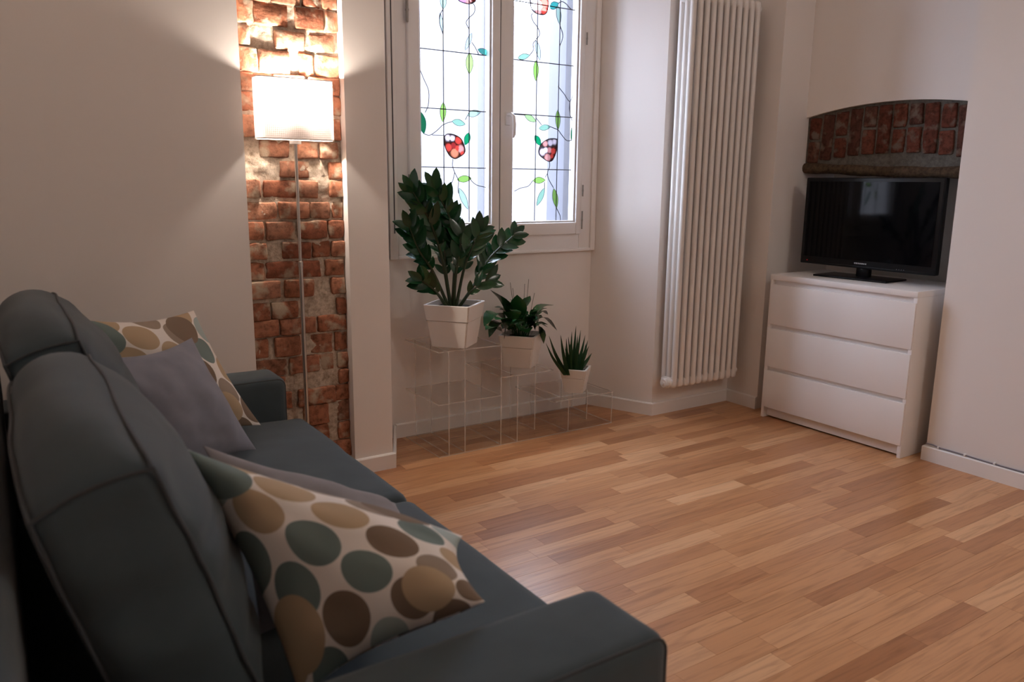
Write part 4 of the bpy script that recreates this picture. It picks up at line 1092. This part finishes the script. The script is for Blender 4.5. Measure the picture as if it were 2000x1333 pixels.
for x0, zt in ((-1.760, 0.490), (-1.676, 0.490), (-1.479, 0.490), (-1.385, 0.333), (-1.205, 0.333), (-1.075, 0.168), (-0.868, 0.168), (-0.790, 0.168)):
    acplate('upright', (x0, AF + (0.0 if x0 not in (-1.205, -0.868) else 0.11), 0.0065), (x0 + t_, AB - 0.008, zt))

# ------------------------------------------------------------------ potted plants
PROT = math.radians(-50)
def pot(parent, wt, wb, h, soil_r=0.9):
    bm = bmesh.new()
    band = h * 0.62
    def sq(w, z): return [bm.verts.new((w / 2 * a, w / 2 * b_, z)) for a, b_ in ((-1, -1), (1, -1), (1, 1), (-1, 1))]
    wm = wb + (wt - wb) * 0.62
    R_ = [sq(wb, 0), sq(wm * 0.985, band), sq(wm * 1.015, band + h * 0.012), sq(wt, h - 0.002), sq(wt - 0.004, h), sq(wt - 0.020, h), sq(wt - 0.026, h - 0.03)]
    bm.faces.new(list(reversed(R_[0])))
    for a, b_ in zip(R_, R_[1:]):
        for i in range(4): bm.faces.new((a[i], a[(i + 1) % 4], b_[(i + 1) % 4], b_[i]))
    bm.faces.new(R_[-1])
    vert_edges = [e_ for e_ in bm.edges if abs(e_.verts[0].co.z - e_.verts[1].co.z) > 0.02]
    bmesh.ops.bevel(bm, geom=vert_edges, offset=0.006, segments=2, affect='EDGES')
    bm_obj('pot', bm, M['pot'], parent, angle=30)
    w = wt - 0.027
    bm = bmesh.new()
    n_ = 8
    g_ = [[bm.verts.new((w * (i / n_ - 0.5), w * (j / n_ - 0.5), h - 0.024 + 0.006 * noise.noise(Vector((i * 1.3, j * 1.7, wt * 9))))) for i in range(n_ + 1)] for j in range(n_ + 1)]
    for j in range(n_):
        for i in range(n_): bm.faces.new((g_[j][i], g_[j][i + 1], g_[j + 1][i + 1], g_[j + 1][i]))
    bm_obj('soil', bm, M['soil'], parent)

def leaf_mesh(name, L, W, fold=0.25, droop=0.15, K=7, tip=0.8, mat=None):
    bm = bmesh.new()
    rows_ = []
    for i in range(K + 1):
        t = i / K
        w = W / 2 * (math.sin(PI * t ** tip)) ** 0.62 if 0 < i < K else 0.0006
        x = L * t; z = -droop * L * t * t
        rows_.append([bm.verts.new((x, -w, z + fold * w)), bm.verts.new((x, 0, z)), bm.verts.new((x, w, z + fold * w))])
    for a, b_ in zip(rows_, rows_[1:]):
        for k in range(2): bm.faces.new((a[k], a[k + 1], b_[k + 1], b_[k]))
    me = bpy.data.meshes.new(name); bm.to_mesh(me); bm.free()
    for p in me.polygons: p.use_smooth = True
    me.materials.append(mat)
    return me

def orient(o, pos, d, up, sc=1.0):
    d = d.normalized(); s = up.cross(d)
    if s.length < 1e-4: s = d.orthogonal()
    s.normalize(); u = d.cross(s)
    o.location = pos
    o.rotation_mode = 'QUATERNION'
    o.rotation_quaternion = Matrix((d, s, u)).transposed().to_quaternion()
    o.scale = (sc, sc, sc)

# glossy upright plant with feather-like stems, in the big pot
P1 = Vector((-1.660, 0.437, 0.4958))
pp1 = thing('potted_plant', P1, 'tall glossy dark green plant in the largest white pot, on the top step', 'plant', 'potted plants on the acrylic stand', PROT)
pot(pp1, 0.222, 0.165, 0.196)
Ri = Matrix.Rotation(-PROT, 4, 'Z')
zl = [leaf_mesh('leaf', L, W, 0.22, dr_, 6, 0.85, M['zz']) for L, W, dr_ in ((0.084, 0.037, 0.10), (0.074, 0.034, 0.18), (0.092, 0.040, 0.06))]
lr = random.Random(3)
for si, st in enumerate(ZZ[:9]):
    ptsw = [Vector(q) for q in st]
    ptsw[0] = Vector((P1.x + (ptsw[0].x - P1.x) * 0.55, P1.y + (ptsw[0].y - P1.y) * 0.7, P1.z + 0.165))
    path = [Ri @ (q - P1) for q in bez(ptsw, 16)]
    sm = tube('stem', path, [0.0085 - 0.0058 * i / 16 for i in range(17)], M['zzstem'], pp1, 8)
    Lp = sum((path[i + 1] - path[i]).length for i in range(16))
    nl = max(3, int(Lp / 0.050))
    view = Ri.to_3x3() @ Vector((-0.45, -0.85, 0.25)).normalized()
    for k in range(nl):
        t = 0.36 + 0.62 * k / max(1, nl - 1)
        fi = t * 16; i0 = min(15, int(fi)); pos = path[i0].lerp(path[i0 + 1], fi - i0)
        tan = (path[i0 + 1] - path[i0]).normalized()
        side = tan.cross(view).normalized()
        sc = 0.72 + 0.5 * math.sin(PI * (t - 0.3))
        for sg in (1, -1):
            o = mesh_obj('leaf', zl[(k + (sg > 0)) % 3], None, sm)
            d = tan * lr.uniform(0.85, 1.2) + side * sg * lr.uniform(0.5, 0.85) + view * lr.uniform(-0.15, 0.4)
            orient(o, pos, d, view + side * sg * lr.uniform(-1.0, 0.7) + Vector((0, 0, lr.uniform(-0.3, 0.9))), sc * lr.uniform(0.88, 1.1))
    o = mesh_obj('leaf', zl[0], None, sm); orient(o, path[-1], path[-1] - path[-2], view)

# broad-leaved plant in the middle pot
P2 = Vector((-1.248, 0.492, 0.3388))
pp2 = thing('potted_plant', P2, 'bushy broad-leaved green plant in the medium white pot, on the middle step', 'plant', 'potted plants on the acrylic stand', PROT)
pot(pp2, 0.185, 0.142, 0.160)
def strap_leaf(parent, pts, W, mat, P0, K=10, fold=0.18):
    path = [Ri @ (q - P0) for q in bez(pts, K)]
    bm = bmesh.new(); rows_ = []
    for i in range(K + 1):
        t = i / K
        tan = (path[min(i + 1, K)] - path[max(i - 1, 0)]).normalized()
        s = tan.cross(Vector((0, 0, 1)))
        if s.length < 0.05: s = tan.cross(Vector((0.3, 1, 0)))
        s.normalize(); u = s.cross(tan)
        tt = max(0.0, (t - 0.34) / 0.66)
        w = W / 2 * (math.sin(PI * tt ** 0.72)) ** 0.85 if 0 < tt < 1 else 0.0
        w = max(w, 0.0018 if t < 0.4 else 0.0006)
        rows_.append([bm.verts.new(path[i] - s * w + u * w * fold), bm.verts.new(path[i]), bm.verts.new(path[i] + s * w + u * w * fold)])
    for a, b_ in zip(rows_, rows_[1:]):
        for k in range(2): bm.faces.new((a[k], a[k + 1], b_[k + 1], b_[k]))
    me = bpy.data.meshes.new('leaf'); bm.to_mesh(me); bm.free()
    for p in me.polygons: p.use_smooth = True
    return mesh_obj('leaf', me, mat, parent)
for st in LILY:
    q = [Vector(a) for a in st]
    q[0] = Vector((P2.x + (q[0].x - P2.x) * 0.5 + lr.uniform(-0.03, 0.03), P2.y + (q[0].y - P2.y) * 0.5 + lr.uniform(-0.03, 0.03), P2.z + 0.132))
    strap_leaf(pp2, q, lr.uniform(0.072, 0.095), M['lily'], P2)
for k in range(36):
    a = lr.uniform(0, 2 * PI); r_ = lr.uniform(0.06, 0.15); hgt = lr.uniform(0.01, 0.13)
    b0_ = P2 + Vector((math.cos(a) * 0.035, math.sin(a) * 0.035, 0.132))
    tipp = P2 + Vector((math.cos(a) * r_, math.sin(a) * r_, 0.165 + hgt))
    if tipp.y > 0.66: tipp.y = 0.66
    mid = (b0_ + tipp) / 2 + Vector((0, 0, lr.uniform(0.03, 0.06)))
    strap_leaf(pp2, [b0_, mid, tipp], lr.uniform(0.055, 0.080), M['lily'], P2)
for k in range(5):
    a = lr.uniform(0, 2 * PI)
    tube('stem', [Ri @ Vector((math.cos(a) * 0.02, math.sin(a) * 0.02, 0.13)), Ri @ Vector((math.cos(a) * 0.07, math.sin(a) * 0.07, 0.36 + 0.02 * k))], 0.0011, M['zzstem'], pp2, 5)

# spiky plant in the small pot
P3 = Vector((-0.945, 0.432, 0.1738))
pp3 = thing('potted_plant', P3, 'small spiky upright succulent in the smallest white pot, on the lowest step', 'plant', 'potted plants on the acrylic stand', PROT)
pot(pp3, 0.138, 0.098, 0.126)
def spike(pts, W):
    path = [Ri @ (q - P3) for q in bez(pts, 7)]
    bm = bmesh.new(); rings_ = []
    for i, p in enumerate(path):
        t = i / 7
        tan = (path[min(i + 1, 7)] - path[max(i - 1, 0)]).normalized()
        s = tan.cross(Vector((0.35, 1, 0.1))).normalized(); u = s.cross(tan)
        w = W / 2 * (1 - t ** 1.6) + 0.0004
        rings_.append([bm.verts.new(p - s * w), bm.verts.new(p + u * w * 0.30), bm.verts.new(p + s * w), bm.verts.new(p - u * w * 0.25)])
    for a, b_ in zip(rings_, rings_[1:]):
        for k in range(4): bm.faces.new((a[k], a[(k + 1) % 4], b_[(k + 1) % 4], b_[k]))
    bm_obj('leaf', bm, M['aloe'], pp3, angle=60)
for st in ALOE:
    q = [Vector(a) for a in st]
    q[0] = Vector((P3.x + (q[0].x - P3.x) * 0.75, P3.y + (q[0].y - P3.y) * 0.75, P3.z + 0.098))
    mid = q[0].lerp(q[-1], 0.5) + Vector(((q[-1].x - q[0].x) * 0.12, 0, 0.004))
    spike([q[0], mid, q[-1]], lr.uniform(0.021, 0.029))
for k in range(20):
    a = lr.uniform(0, 2 * PI); r_ = lr.uniform(0.01, 0.06)
    b0_ = P3 + Vector((math.cos(a) * 0.03, math.sin(a) * 0.03, 0.098))
    tp_ = P3 + Vector((math.cos(a) * r_ * 1.2, math.sin(a) * r_ * 0.9, 0.17 + lr.uniform(0.02, 0.09)))
    spike([b0_, b0_.lerp(tp_, 0.5), tp_], lr.uniform(0.015, 0.021))
